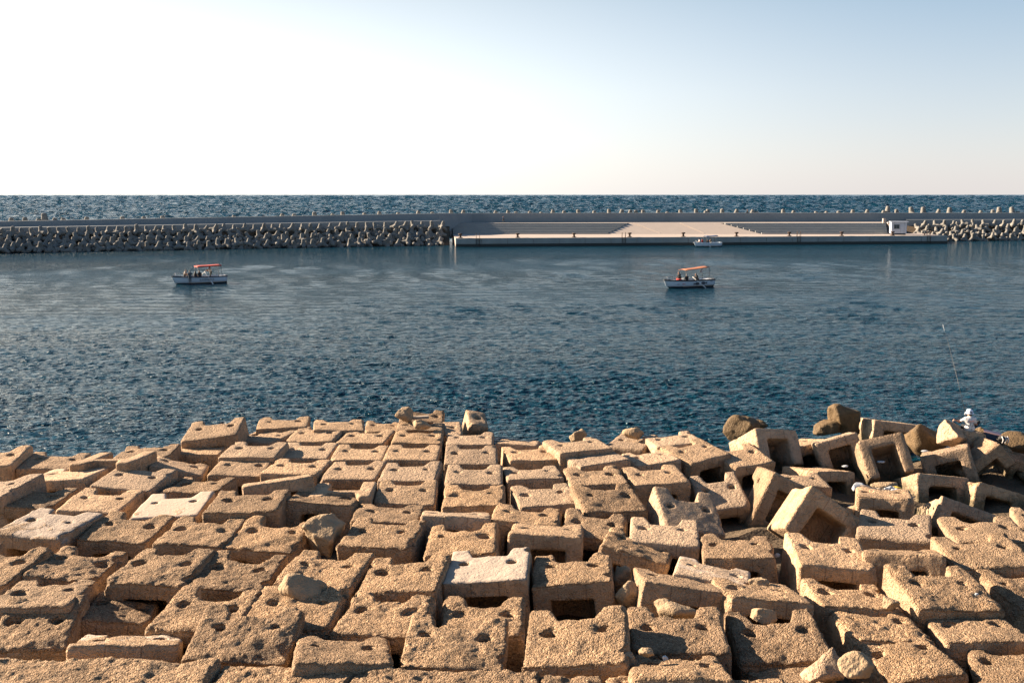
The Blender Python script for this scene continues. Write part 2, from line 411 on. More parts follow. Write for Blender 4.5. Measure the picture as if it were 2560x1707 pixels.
def rock_mesh(size, seed, cell=None, planes=13):
    rng = np.random.RandomState(seed)
    Nn = rng.normal(size=(planes, 3)); Nn /= np.linalg.norm(Nn, axis=1)[:, None]; D = rng.uniform(.56, .9, planes)
    sz = np.array(size) / 2
    def fn(P):
        Q = P / sz
        s = (Q @ Nn.T - D).max(1)
        s = smax(s, np.linalg.norm(Q, axis=1) - 1.12, .1) * sz.min()
        return s + .07 * sz.min() * vnoise(Q, 2.5, seed) + .04 * sz.min() * vnoise(Q, 6, seed + 1) + .02 * sz.min() * vnoise(Q, 13, seed + 2)
    return nets(fn, -sz * 1.25, sz * 1.25, cell or float(max(size)) / 22)
def rock(name, loc, size, seed, m, label, cat='rock', group=None, rot=(0, 0, 0)):
    V, Q = rock_mesh([q_ * (1.1 if m == 'wet_rock' else 1.18) for q_ in size], seed, planes=9 if m == 'wet_rock' else 13)
    o = link(name, netmesh(name, V, Q), m); o.location = loc; o.rotation_euler = rot
    return tag(o, label, cat, group)

# ------------------------------------------------------------------ the armour blocks in front
# x, y, z, yaw, pitch, roll, width, depth, height, roughness, paleness, label
BLOCKS = [
    (-19.08, 35.45, 2.01, 0.088, 0.097, -0.044, 2.20, 2.16, 1.50, 0.40, 0.00, 'block with one round hole at the far left edge, highest there beside the water'),
    (-16.99, 35.93, 1.76, 0.118, 0.051, 0.060, 2.06, 2.12, 1.50, 0.40, 0.00, 'block with two holes, next to the far left water-edge block'),
    (-15.28, 33.28, 2.00, -0.064, -0.072, -0.071, 2.17, 2.10, 1.50, 0.15, 0.35, 'pale flat tilted block on the left, its near face in shade'),
    (-16.73, 30.92, 2.25, -0.128, 0.052, -0.083, 2.31, 2.26, 1.50, 0.30, 0.00, 'block cut by the left photo edge below the far left water-edge block'),
    (-12.85, 32.85, 2.00, -0.125, 0.084, 0.058, 2.11, 2.15, 1.50, 0.12, 0.15, 'smooth grey slab-topped block with two clean holes, right of the pale tilted one'),
    (-13.09, 30.60, 1.91, -0.031, 0.046, 0.042, 1.98, 2.10, 1.50, 0.20, 0.10, 'smooth grey block with dark notch, directly left of the white-topped block on the left'),
    (-10.44, 29.64, 2.08, 0.034, 0.065, -0.044, 2.05, 2.14, 1.50, 0.10, 0.75, 'white-topped smooth block with two round holes, left of centre'),
    (-15.28, 30.72, 1.99, -0.060, 0.040, 0.040, 2.04, 2.12, 1.50, 0.90, 0.00, 'rough brown block at the left edge, above the white-capped block'),
    (-13.19, 27.27, 2.28, -0.207, 0.038, 0.038, 2.13, 2.13, 1.50, 0.60, 0.60, 'rough block with a ragged white cap and large hole at the left edge'),
    (-11.02, 27.44, 2.11, -0.076, 0.063, 0.040, 2.06, 2.06, 1.50, 1.00, 0.00, 'rough block with rounded left arm, right below the white-capped block'),
    (-8.75, 26.98, 2.17, -0.062, 0.051, 0.026, 2.03, 2.13, 1.50, 1.00, 0.00, 'rough brown block below the gap between white-topped block and white-specked block'),
    (-13.15, 24.22, 2.21, -0.175, 0.149, -0.015, 1.98, 2.09, 1.50, 1.00, 0.00, 'rough block cut by the left photo edge, below the white-capped block'),
    (-11.25, 24.70, 2.07, -0.047, 0.023, 0.093, 1.80, 2.13, 1.50, 1.00, 0.00, 'rough grainy block second from the left edge, below the rounded-arm block'),
    (-8.75, 23.80, 2.36, -0.085, 0.069, 0.020, 2.04, 2.14, 1.50, 1.00, 0.00, 'rough grainy block third from the left edge in its row, above the low sliver block'),
    (-6.84, 23.75, 2.25, -0.096, 0.105, 0.051, 1.94, 2.14, 1.50, 1.00, 0.00, 'rough grainy block with deep notch on both ends, left of the boulder notch block'),
    (-6.77, 26.89, 2.10, -0.145, 0.113, 0.037, 2.02, 2.06, 1.50, 1.00, 0.00, 'rough block touching the left side of the big cream boulder'),
    (-11.10, 22.46, 2.19, 0.058, -0.059, -0.008, 1.94, 2.02, 1.50, 0.80, 0.30, 'rough block with smooth pale right arm at the lower left edge'),
    (-10.65, 21.13, 2.04, 0.152, 0.247, 0.028, 1.74, 1.97, 1.50, 1.00, 0.00, 'dark shaded rough block in the lower left corner above the long slab'),
    (-9.28, 22.57, 1.79, 0.140, -0.015, 0.135, 1.56, 1.89, 1.50, 1.00, 0.00, 'rough block with a stone-like lump in its notch, lower left'),
    (-6.81, 21.08, 2.39, -0.096, 0.058, 0.025, 1.97, 2.12, 1.50, 1.00, 0.00, 'large rough block behind the pale-topped sliver, lower left'),
    (-7.94, 19.53, 2.38, 0.270, -0.300, 0.113, 2.10, 1.89, 1.50, 0.80, 0.50, 'low leaning block with a white strip on top, above the long corner slab'),
    (-5.48, 19.40, 2.61, 0.034, 0.164, 0.059, 2.10, 2.12, 1.50, 1.00, 0.00, 'rough tilted block in shade with a pointed right arm, right of the white-strip block'),
    (-4.87, 21.28, 2.36, -0.053, 0.083, 0.005, 2.00, 2.07, 1.50, 1.00, 0.00, 'rough block holding the flat brown boulder in its notch'),
    (-4.67, 23.83, 2.27, -0.170, 0.061, 0.001, 2.00, 2.10, 1.50, 1.00, 0.00, 'rough block with two shadowed holes directly below the big cream boulder'),
    (-2.65, 23.26, 2.37, -0.092, 0.042, -0.067, 2.01, 2.16, 1.50, 1.00, 0.00, 'rough lumpy block with a knob on its right arm, left of the brightest white block'),
    (-0.60, 23.76, 2.40, -0.061, 0.020, -0.072, 2.07, 2.14, 1.50, 0.40, 0.80, 'brightest white-topped block with deep notch, just left of the picture centre bottom'),
    (-2.79, 20.90, 2.36, -0.093, 0.040, -0.003, 1.89, 2.16, 1.50, 1.00, 0.00, 'rough block with dark notch below the knob-armed lumpy block'),
    (-0.65, 21.18, 2.20, -0.015, 0.028, -0.004, 1.88, 2.02, 1.50, 1.00, 0.00, 'rough block directly below the brightest white-topped block'),
    (-3.33, 18.62, 2.61, 0.175, -0.209, 0.082, 1.83, 2.31, 1.50, 1.00, 0.00, 'low lumpy eroded block with a shadowed hollow on its left, above the bottom slabs'),
    (-1.12, 18.88, 2.66, -0.019, 0.062, 0.059, 2.05, 2.18, 1.50, 1.00, 0.00, 'dark pitted tilted block with a pointed left arm near the bottom centre'),
    (1.29, 18.87, 2.81, -0.094, 0.084, -0.096, 2.06, 2.29, 1.50, 1.00, 0.00, 'large rough pitted block in the bottom centre, left of the boulder-in-notch block'),
    (3.46, 19.80, 2.49, -0.080, 0.037, -0.025, 2.00, 2.13, 1.50, 0.90, 0.00, 'rough block with two holes and a flat boulder behind its notch, bottom centre'),
    (5.59, 19.84, 2.36, -0.028, 0.134, -0.071, 1.92, 2.08, 1.50, 1.00, 0.00, 'rough block with lit left side below the small rock on the right of centre bottom'),
    (3.14, 17.74, 2.71, -0.085, -0.268, -0.034, 1.86, 2.33, 1.50, 1.00, 0.00, 'low rough block with loose stones on it at the bottom right of centre'),
    (1.49, 23.69, 2.33, -0.078, -0.016, -0.117, 1.99, 2.16, 1.50, 1.00, 0.00, 'tall rough block with seams and a dark tunnel, right of the brightest white block'),
    (1.00, 27.14, 2.14, -0.072, -0.160, 0.034, 2.07, 2.06, 1.50, 0.50, 0.00, 'block tipped back showing a tall seamed face, above and behind the tall tunnel block'),
    (2.41, 28.14, 1.94, -0.178, 0.074, 0.055, 1.88, 2.11, 1.50, 0.90, 0.00, 'rough block right behind the tipped-back seamed block'),
    (3.49, 26.31, 1.98, -0.243, -0.071, 0.241, 1.89, 2.04, 1.50, 1.00, 0.00, 'dark rough block tilted to the right in shade, right of the tall tunnel block'),
    (4.34, 27.31, 2.04, -0.145, 0.026, 0.031, 1.95, 2.10, 1.50, 0.30, 0.00, 'smooth block with seamed face directly above the shaded right-tilted block'),
    (5.46, 29.56, 1.91, 0.056, 0.340, 0.178, 1.93, 2.10, 1.50, 0.20, 0.00, 'smooth upright-leaning block with raised left arm, centre right'),
    (7.16, 33.22, 1.41, 0.099, 0.365, -0.117, 1.66, 2.00, 1.50, 0.20, 0.00, 'half-shaded smooth block with one visible hole, left of the big sunlit upturned block'),
    (7.27, 38.45, 1.48, 0.485, 0.107, -0.089, 1.97, 2.07, 1.50, 0.40, 0.00, 'block turned to the right with a dark tunnel at the outer edge, right of centre'),
    (6.68, 40.26, 1.51, 0.163, -0.019, -0.079, 2.06, 2.08, 1.50, 0.30, 0.00, 'outermost sloping block on the sea edge right of centre'),
    (5.08, 41.21, 1.16, -0.439, 0.069, -0.062, 1.72, 2.09, 1.50, 0.40, 0.00, 'outer block with pale scratches, left of the turned tunnel block'),
    (2.55, 37.89, 1.86, 0.289, -0.015, -0.025, 2.19, 2.14, 1.50, 0.40, 0.00, 'outer block with two holes near the low grey rock on the sea edge'),
    (3.10, 36.74, 1.68, 0.370, -0.020, -0.036, 2.08, 2.06, 1.50, 0.30, 0.00, 'turned block with sunlit left side, third row from the sea, right of centre'),
    (5.45, 38.15, 1.30, 0.215, -0.015, -0.090, 1.79, 2.03, 1.50, 0.30, 0.00, 'turned block between the sunlit-left-side block and the tunnel block'),
    (5.05, 34.08, 1.74, 0.118, 0.034, -0.030, 1.99, 2.09, 1.50, 0.40, 0.00, 'block with tall seamed front and wide shallow notch, left of the leaning upright block'),
    (2.91, 33.88, 1.78, 0.085, 0.018, -0.033, 2.00, 2.10, 1.50, 0.80, 0.00, 'rough block with raised right arm, upper of the long pair right of centre'),
    (3.04, 30.31, 2.10, 0.166, 0.131, 0.019, 2.03, 2.20, 1.50, 0.90, 0.00, 'rough block with pitted top, lower of the long pair right of centre'),
    (1.05, 31.24, 1.89, 0.143, 0.031, -0.024, 1.95, 2.13, 1.50, 0.50, 0.00, 'block with two holes left of the lower block of the long pair'),
    (0.72, 34.45, 1.72, 0.104, -0.055, -0.019, 2.01, 2.07, 1.50, 0.40, 0.00, 'block with sunlit left edge, left of the upper block of the long pair'),
    (0.72, 37.67, 1.59, 0.178, 0.023, 0.016, 2.00, 2.10, 1.50, 0.40, 0.00, 'block with white-rimmed right hole near the sea, right of the wide dark gap'),
    (0.29, 41.04, 1.16, -0.111, -0.160, 0.031, 1.76, 2.06, 1.50, 0.40, 0.00, 'tipped outer block showing seams at the sea edge, right of the wide dark gap'),
    (0.45, 28.76, 2.03, -0.091, -0.076, 0.044, 2.05, 2.06, 1.50, 0.90, 0.00, 'rough block behind the tipped-back seamed block on its left'),
    (6.12, 26.06, 2.05, -0.154, -0.050, -0.065, 1.91, 2.09, 1.50, 0.80, 0.00, 'rough seamed block left of the large block with sunlit left side'),
    (5.09, 24.04, 2.09, -0.247, -0.158, 0.124, 1.87, 2.07, 1.50, 0.15, 0.50, 'smooth pale grey sloping block with shaded corner, above the white-edged tilted block'),
    (4.05, 22.98, 2.31, -0.004, -0.204, 0.155, 2.04, 2.06, 1.50, 0.50, 0.30, 'tilted block with white left edge and large seamed shaded face, bottom right of centre'),
    (5.83, 22.37, 2.29, 0.028, -0.185, 0.107, 1.92, 2.13, 1.50, 0.80, 0.00, 'rough low block carrying the small tan rock on its left'),
    (-10.05, 42.79, 1.62, 0.152, 0.014, -0.006, 2.22, 2.11, 1.50, 0.50, 0.00, 'outermost block of the left corner row with two holes, at the water'),
    (-12.28, 40.04, 1.99, 0.090, 0.131, -0.119, 2.28, 2.23, 1.50, 0.70, 0.00, 'corner block standing highest at the water, left end of the neat rows'),
    (-10.43, 41.10, 1.42, -0.373, 0.070, -0.051, 2.00, 2.09, 1.50, 0.60, 0.00, 'block with an orange stain right of the corner block, second row from the water'),
    (-8.31, 41.07, 1.50, -0.102, 0.056, -0.026, 2.06, 2.10, 1.50, 0.60, 0.00, 'block with white crumbs and shaded right side, second row from the water'),
    (-7.55, 42.42, 1.60, 0.185, -0.000, 0.048, 2.19, 2.12, 1.50, 0.50, 0.00, 'orange-stained block at the water, third from the corner block'),
    (-6.12, 40.77, 1.48, -0.117, 0.030, -0.025, 2.05, 2.09, 1.50, 0.40, 0.00, 'block with one visible hole, second row from the water, left of the stony outer block'),
    (-5.98, 45.09, 0.89, 0.077, 0.008, 0.037, 1.62, 2.07, 1.50, 0.60, 0.00, 'narrow block at the water, left of the brown boulder on the sea edge'),
    (-4.19, 45.55, 1.28, 0.043, 0.051, 0.037, 2.06, 2.11, 1.50, 1.00, 0.00, 'outermost rough block carrying a short timber beam'),
    (-4.05, 43.07, 1.38, 0.058, -0.048, 0.028, 2.07, 2.08, 1.50, 0.80, 0.00, 'pitted block just inshore of the timber-beam block'),
    (-3.91, 40.56, 1.53, 0.021, 0.025, 0.009, 2.07, 2.10, 1.50, 0.70, 0.00, 'block with loose stones, two rows inshore of the timber-beam block'),
    (-2.65, 43.33, 1.22, 0.100, 0.063, 0.012, 0.85, 2.12, 1.50, 0.40, 0.00, 'small dark block at the water right of the timber-beam block'),
    (-1.64, 45.88, 1.09, 0.148, 0.204, 0.229, 0.95, 1.69, 1.50, 0.50, 0.00, 'narrow upright block with one round hole at the water, right of the timber-beam block'),
    (-1.75, 40.67, 1.42, 0.015, -0.001, -0.009, 1.98, 2.10, 1.50, 0.30, 0.00, 'block half in shadow inshore of the narrow upright block'),
    (-1.56, 37.04, 1.70, 0.020, 0.102, 0.015, 2.03, 2.14, 1.50, 0.40, 0.00, 'flat block with two holes right of the long dark gap, third from the water'),
    (-1.32, 33.96, 1.80, 0.011, 0.066, 0.014, 1.99, 2.14, 1.50, 0.40, 0.00, 'smooth block with dark notch right of the long dark gap, fourth from the water'),
    (-1.23, 31.09, 1.92, -0.010, 0.020, -0.026, 1.99, 2.12, 1.50, 0.90, 0.00, 'rough block with dark notch right of the long dark gap, fifth from the water'),
    (-5.88, 37.57, 1.64, -0.018, 0.032, 0.006, 2.05, 2.09, 1.50, 0.30, 0.00, 'block with wide dark notch and two holes, middle of the neat third row'),
    (-3.82, 37.35, 1.70, -0.008, 0.043, -0.006, 2.08, 2.11, 1.50, 0.40, 0.00, 'block left of the long dark gap in the neat third row'),
    (-7.99, 37.92, 1.63, -0.020, 0.040, 0.007, 2.06, 2.09, 1.50, 0.40, 0.00, 'block with thin dark notch, second from the left in the neat third row'),
    (-7.81, 35.08, 1.76, -0.087, -0.002, 0.009, 2.07, 2.07, 1.50, 0.30, 0.00, 'block with two holes, second in the neat fourth row, above the long shaded slab'),
    (-5.67, 34.70, 1.74, -0.078, 0.049, -0.030, 2.00, 2.11, 1.50, 0.30, 0.00, 'block with tall dark front face and shadowed left side, neat fourth row'),
    (-3.60, 34.26, 1.83, -0.042, 0.055, -0.033, 2.04, 2.13, 1.50, 0.40, 0.00, 'block with rounded notch left of the long dark gap, neat fourth row'),
    (-3.45, 31.58, 1.88, 0.032, 0.099, 0.053, 1.95, 2.14, 1.50, 0.60, 0.20, 'eroded smooth block with a pointed shadow and a crater, left of the long dark gap'),
    (-9.89, 35.43, 1.67, -0.009, 0.058, 0.015, 1.97, 2.10, 1.50, 0.40, 0.00, 'left block of the neat fourth row, above the rough shaded sloping block'),
    (-9.85, 37.04, 1.89, -0.033, 0.029, 0.002, 2.18, 2.15, 1.50, 0.50, 0.00, 'left block of the neat third row with a dark hook-shaped crack'),
    (-12.47, 39.01, 1.44, -0.001, 0.004, -0.016, 1.97, 2.05, 1.50, 0.40, 0.00, 'block with dark seamed face inshore of the corner block'),
    (-14.03, 37.26, 1.76, 0.088, -0.008, -0.034, 2.10, 2.14, 1.50, 0.80, 0.00, 'rough brown block at the water behind the two grey upturned legs'),
    (-12.25, 35.75, 1.62, 0.193, -0.076, 0.259, 1.92, 2.12, 1.50, 0.40, 0.00, 'rounded grey block tilted to the right, behind the smooth grey slab-topped block'),
    (-10.65, 32.91, 1.74, -0.047, -0.028, -0.030, 1.94, 2.08, 1.50, 0.90, 0.00, 'rough sloping block in shade above the white-topped block on the left'),
    (-7.74, 31.74, 2.23, 0.268, -0.237, -0.092, 2.25, 2.13, 1.50, 0.30, 0.00, 'tipped slab-like block whose long shaded face rises to the right'),
    (-7.99, 29.05, 2.38, 0.023, 0.020, -0.020, 2.21, 2.20, 1.50, 0.90, 0.25, 'rough block with white specks on its far edge, right of the white-topped block'),
    (-5.88, 30.31, 2.09, 0.018, -0.146, 0.098, 2.11, 2.11, 1.50, 0.90, 0.00, 'big dark-faced block with cavities in its front, in front of the two upturned legs'),
    (-3.74, 29.05, 1.99, -0.003, -0.052, 0.043, 2.03, 2.06, 1.50, 0.80, 0.00, 'half-shaded rough block right of the big dark-faced block'),
    (-3.60, 26.63, 2.23, -0.133, 0.067, -0.011, 2.07, 2.12, 1.50, 1.00, 0.10, 'rough block with one white arm, right of the big cream boulder'),
    (-1.37, 26.24, 2.19, -0.019, 0.075, -0.071, 1.95, 2.18, 1.50, 1.00, 0.00, 'rough block with two small holes, left of the seam-faced tipped block row'),
    (-1.67, 28.66, 2.08, 0.048, -0.255, 0.056, 2.07, 2.07, 1.50, 0.40, 0.00, 'long tipped block showing only a thin lit top and seamed shaded face, centre'),
    (9.72, 29.43, 2.08, -0.006, -0.338, 0.609, 1.97, 2.08, 1.55, 0.50, 0.00, 'big leaning block with a wide shaded recess, right of the leaning pair'),
    (10.55, 34.93, 1.32, -0.012, -0.023, 0.024, 1.54, 2.06, 1.50, 0.60, 0.00, 'rough block seen behind the top of the big leaning pair'),
    (11.11, 27.84, 2.04, -0.390, 0.095, -0.026, 2.01, 2.06, 1.50, 0.40, 0.00, 'flat block crossed by sharp triangular shadows, right of the wide recess block'),
    (13.28, 26.92, 2.22, -0.164, 0.012, -0.084, 2.02, 2.17, 1.50, 0.80, 0.00, 'rough block with a round shadowed hollow at the right edge'),
    (12.36, 25.06, 2.29, -0.067, 0.071, -0.070, 2.06, 2.12, 1.50, 0.90, 0.00, 'rough block with two holes and pale left arm at the right edge'),
    (12.66, 23.17, 2.03, 0.064, 0.144, 0.019, 1.85, 1.98, 1.50, 1.00, 0.00, 'rough block with sunlit left side cut by the right photo edge'),
    (10.13, 22.37, 2.39, 0.012, 0.137, 0.031, 1.99, 2.16, 1.50, 1.00, 0.00, 'large rough block with sunlit left side and dark notch, carrying a tiny white cup'),
    (10.38, 25.38, 2.12, -0.353, -0.277, -0.079, 1.99, 2.05, 1.50, 0.60, 0.00, 'long block showing only a thin lit rim and seamed dark face, right side'),
    (8.42, 25.29, 2.18, -0.065, 0.075, 0.076, 1.98, 2.11, 1.50, 0.35, 0.00, 'large smooth block with tall bright left side and two holes, right of centre bottom'),
    (8.09, 22.65, 2.08, -0.032, -0.064, 0.064, 1.88, 1.97, 1.50, 0.90, 0.00, 'rough block with curved sunlit left rim below the large smooth bright-sided block'),
    (8.15, 20.99, 2.10, 0.000, -0.047, 0.028, 1.80, 1.98, 1.50, 1.00, 0.00, 'rough block continuing the sunlit-rim block towards the bottom right'),
    (8.15, 19.50, 2.09, 0.099, 0.033, -0.086, 1.63, 2.02, 1.50, 1.00, 0.00, 'big rough pitted block in the bottom right, right of the broken fragment'),
    (10.21, 20.85, 2.08, -0.116, -0.089, -0.062, 1.77, 1.98, 1.50, 0.90, 0.00, 'block behind the bright-rimmed one on edge, bottom right'),
    (5.49, 18.98, 2.07, -0.252, -0.148, -0.117, 1.41, 2.09, 1.50, 1.00, 0.00, 'rough lumpy block left of the broken angular fragment at the bottom'),
    (17.33, 38.88, 1.39, -0.423, -0.128, -0.342, 1.86, 2.10, 1.50, 0.50, 0.00, 'long tilted block with lit top and seamed dark front, below the fisherman'),
    (20.76, 39.29, 1.00, -0.240, 0.084, 0.236, 1.33, 2.04, 1.50, 1.00, 0.00, 'rough gravel-topped sloping slab at the right edge near the bag'),
    (10.46, 40.66, 1.52, 0.425, -0.515, 0.126, 2.06, 2.05, 1.50, 0.30, 0.00, 'tipped-back block at the water with lit left face and square tunnel, leftmost of the pile'),
    (13.28, 40.21, 1.56, -0.196, -0.245, -0.323, 1.75, 2.08, 1.64, 0.30, 0.00, 'upturned block with a square dark recess, left of the sunlit recess block'),
    (14.57, 38.84, 1.60, -0.222, -0.580, -0.280, 1.79, 2.09, 1.63, 0.45, 0.00, 'upturned block whose recess edge catches the sun, middle of the right pile'),
    (11.98, 42.29, 0.59, -0.083, -0.192, -0.323, 1.78, 2.07, 1.40, 0.30, 0.00, 'low tilted block with a half-hidden tunnel below the two upturned recess blocks'),
    (17.39, 44.97, 1.14, 0.018, -0.168, 0.122, 2.13, 2.13, 1.32, 0.25, 0.00, 'tallest outer block of the right pile with sunlit left face and seamed front'),
    (11.92, 37.58, 0.96, 0.484, -0.151, 0.137, 1.99, 1.94, 1.39, 0.30, 0.00, 'block with thin sunlit top and dark front behind the big leaning pair'),
    (8.26, 33.14, 1.24, 0.039, -0.168, -1.110, 2.12, 2.05, 1.35, 0.45, 0.12, 'big leaning block with a broad bright sunlit face, left of the leaning pair'),
    (15.93, 36.79, 0.81, 0.069, -0.396, 0.097, 2.01, 2.09, 1.21, 0.45, 0.00, 'block with sunlit broken left face and square tunnel, right of the heap of sticks'),
    (17.75, 36.06, 0.60, 0.085, -0.352, 0.295, 1.91, 2.08, 1.20, 0.50, 0.00, 'shaded seamed block at the right edge behind the pile hollow'),
    (15.34, 33.31, 0.62, 0.107, -0.539, 0.406, 1.93, 2.06, 1.19, 0.30, 0.00, 'wedge-like block with bright left face and long seamed front, right side'),
    (18.34, 38.76, 1.23, -0.090, -0.105, -0.696, 1.94, 1.99, 0.99, 0.30, 0.00, 'block leaning left with a broad sunlit notched top, below the tackle box'),
    (9.08, 38.29, 1.34, 0.276, 0.145, -0.076, 1.82, 2.06, 1.50, 0.35, 0.00, 'block with one visible hole just left of the low tilted tunnel block'),
    (16.27, 29.33, 1.73, -0.348, -0.004, -0.057, 1.68, 2.12, 1.50, 0.40, 0.00, 'bright sunlit block corner at the right edge, middle of the pile'),
    (20.79, 38.42, 1.10, -0.058, 0.152, -0.779, 1.83, 2.11, 1.49, 0.35, 0.00, 'sunlit leaning block cut by the right edge, upper right of the pile'),
    (12.41, 32.16, 1.66, -0.324, -0.125, -0.017, 1.72, 2.15, 1.50, 0.70, 0.00, 'dark block under the heap of sticks in the hollow'),
    (11.65, 23.20, 0.27, -0.215, 0.318, 0.646, 1.61, 2.06, 0.93, 1.00, 0.00, 'rough block on edge with bright left rim in the bottom right'),
    (10.09, 18.98, 2.14, -0.355, -0.036, -0.192, 1.50, 2.12, 1.50, 1.00, 0.00, 'rough gravelly block in shade in the bottom right corner'),
    (19.00, 40.25, 1.85, 0.100, -0.050, 0.120, 1.02, 0.94, 1.50, 0.40, 0.00, 'shaded block the fisherman sits on'),
    (12.20, 41.60, 0.95, 0.300, -0.200, -0.150, 2.04, 2.09, 1.50, 0.30, 0.00, 'dark low block at the foot of the leftmost tipped-back block'),
    (-5.46, 31.20, 0.55, 0.050, 3.062, 0.000, 2.00, 2.09, 1.50, 0.35, 0.00, 'upside-down block with two stubby legs in the air behind the big dark-faced block'),
    (-14.10, 34.40, 0.75, -0.120, 3.082, 0.060, 2.24, 2.09, 1.50, 0.30, 0.00, 'upside-down block with two grey shaded legs near the left water edge'),
]
def zterr(y): return 1.996 - .049 * (y - 30)
def place_block(i, row, group='notched concrete armour blocks of the breakwater'):
    x, y, z, a, b, g, bw, bd, bh, rough, pale, label = row
    cell = .045 if y < 25 else .06 if y < 33 else .075
    V, Q = block_mesh(bw, bd, bh, rough, 100 + i * 7, cell)
    o = link('concrete_block', netmesh('concrete_block', V, Q), 'block')
    mtx = Matrix.Rotation(a, 3, 'Z') @ Matrix.Rotation(b, 3, 'X') @ Matrix.Rotation(g, 3, 'Y')
    o.location = (x, y, z); o.rotation_euler = mtx.to_euler()
    o.color = (rough, pale, random.Random(i).random(), 1)
    return tag(o, label, 'concrete block', group)
for i, row in enumerate(BLOCKS): place_block(i, row)

# long slabs of the walkway edge at the bottom of the picture
def slab(px0, px1, py, z, i, label):
    p0, p1 = ground(px0, py[0], z), ground(px1, py[1], z)
    c = (p0 + p1) / 2; d = p1 - p0; ln = d.length; dp = 2.2
    def fn(P):
        q = np.abs(P) - np.array([ln / 2, dp / 2, .5]) + .09
        s = np.linalg.norm(np.maximum(q, 0), axis=1) + np.minimum(q.max(1), 0) - .09
        return s + .035 * vnoise(P, 4.5, i) + .026 * vnoise(P, 10, i + 1) + .024 * vnoise(P, 19, i + 2) + .05 * vnoise(P, 1.1, i + 3)
    V, Q = nets(fn, (-ln / 2 - .2, -dp / 2 - .2, -.75), (ln / 2 + .2, dp / 2 + .2, .75), .045)
    o = link('kerb_slab', netmesh('kerb_slab', V, Q), 'block'); ang = math.atan2(d.y, d.x)
    o.location = c + Vector((math.sin(ang), -math.cos(ang), 0)) * dp / 2 + Vector((0, 0, -.5)); o.rotation_euler = (0, 0, ang)
    o.color = (1, 0, random.Random(i).random(), 1)
    tag(o, label, 'concrete slab', 'rough concrete slabs along the bottom edge')
slab(-120, 552, (1637, 1644), 2.78, 901, 'long rough concrete slab in the bottom left corner of the photo')
slab(560, 884, (1658, 1663), 2.72, 905, 'short rough slab on the bottom edge, right of the long corner slab')
slab(890, 1345, (1664, 1676), 2.70, 909, 'rough slab on the bottom edge below the dark pitted tilted block')
slab(1350, 1508, (1678, 1684), 2.70, 913, 'narrowest rough slab in the middle of the bottom edge')
slab(1514, 1960, (1690, 1697), 2.66, 917, 'rough slab on the bottom edge below the broken angular fragment')
slab(1966, 2680, (1703, 1712), 2.66, 921, 'sliver of rough slab along the bottom right edge of the photo')

# rubble mound under the blocks
V = []; Fc = []; nx, ny = 90, 60
for j in range(ny + 1):
    for i in range(nx + 1):
        x = -45 + i * 1.0; y = 4 + j * .85
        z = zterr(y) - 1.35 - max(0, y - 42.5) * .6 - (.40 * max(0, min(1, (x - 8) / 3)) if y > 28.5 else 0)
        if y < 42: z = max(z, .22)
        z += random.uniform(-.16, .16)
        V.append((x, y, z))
for j in range(ny):
    for i in range(nx):
        a = j * (nx + 1) + i; Fc.append((a, a + 1, a + nx + 2, a + nx + 1))
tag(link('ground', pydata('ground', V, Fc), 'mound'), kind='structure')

# rocks
def prock(px, py, z, size, seed, m, label, rot=(0, 0, 0), name='rock', cat='rock', group=None):
    p = ground(px, py, z); return rock(name, p, size, seed, m, label, cat, group, rot)
prock(808, 1337, 2.05, (1.15, 1.05, 1.15), 11, 'limestone', 'big cream limestone boulder wedged between rough blocks', name='boulder', cat='boulder')
prock(751, 1474, 2.45, (1.0, .8, .6), 12, 'limestone', 'flat brown boulder lying in the notch of a rough block', name='boulder', cat='boulder')
prock(1578, 1494, 1.95, (.72, .6, .85), 13, 'limestone', 'rounded grey boulder in the shaded gap left of the white-topped tilted block', name='boulder', cat='boulder')
prock(1556, 1452, 1.75, (.6, .6, .7), 14, 'limestone', 'dark boulder in deep shade above the rounded grey boulder', name='boulder', cat='boulder')
prock(1682, 1532, 2.15, (.95, .6, .5), 15, 'limestone', 'flat boulder in the notch of a block near the bottom centre', name='boulder', cat='boulder')
prock(1898, 1460, 2.1, (.42, .35, .35), 16, 'limestone', 'small tan rock on the tip of a smooth pale block')
prock(1905, 1536, 2.3, (.62, .42, .3), 17, 'limestone', 'flat tan rock in a notch right of centre near the bottom')
prock(1619, 1630, 2.85, (.26, .2, .17), 18, 'limestone', 'fist-sized tan stone lying on the front rough block')
prock(1663, 1645, 2.78, (.1, .09, .08), 19, 'plastic_white', 'tiny white pebble beside the fist-sized tan stone')
prock(1571, 1660, 2.55, (.3, .3, .4), 20, 'limestone', 'pale chipped stone leaning on the left of the front block')
prock(1009, 1036, 1.75, (.75, .6, .6), 21, 'limestone', 'brown boulder on the sea edge left of the highest outer block')
prock(1052, 1062, 1.75, (.75, .55, .35), 22, 'limestone', 'lumpy stone lying among holes of the outer blocks')
prock(1447, 1090, 1.3, (.75, .55, .5), 23, 'limestone', 'low grey rock behind the outer block left of centre')
prock(1587, 1082, 1.5, (.8, .6, .5), 24, 'limestone', 'pale pointed rock on the sea edge right of centre')
prock(1855, 1072, .95, (1.5, 1.2, 1.1), 25, 'wet_rock', 'brown wet boulder at the water left of the upturned blocks')
prock(1893, 1062, .6, (1.1, .7, .5), 26, 'wet_rock', 'low wet stone in the water behind the brown boulder')
prock(2118, 1050, 1.2, (1.7, 1.1, 1.2), 27, 'wet_rock', 'angular wet boulder sticking up behind the upturned blocks', rot=(.2, .5, 0))
prock(2075, 1070, .8, (1.6, 1.0, .7), 28, 'wet_rock', 'low dark wet rock left of the angular wet boulder')
prock(2316, 1096, .9, (1.9, 1.2, 1.3), 29, 'wet_rock', 'orange mossy rock between the big block and the fisherman', rot=(0, .5, 0))
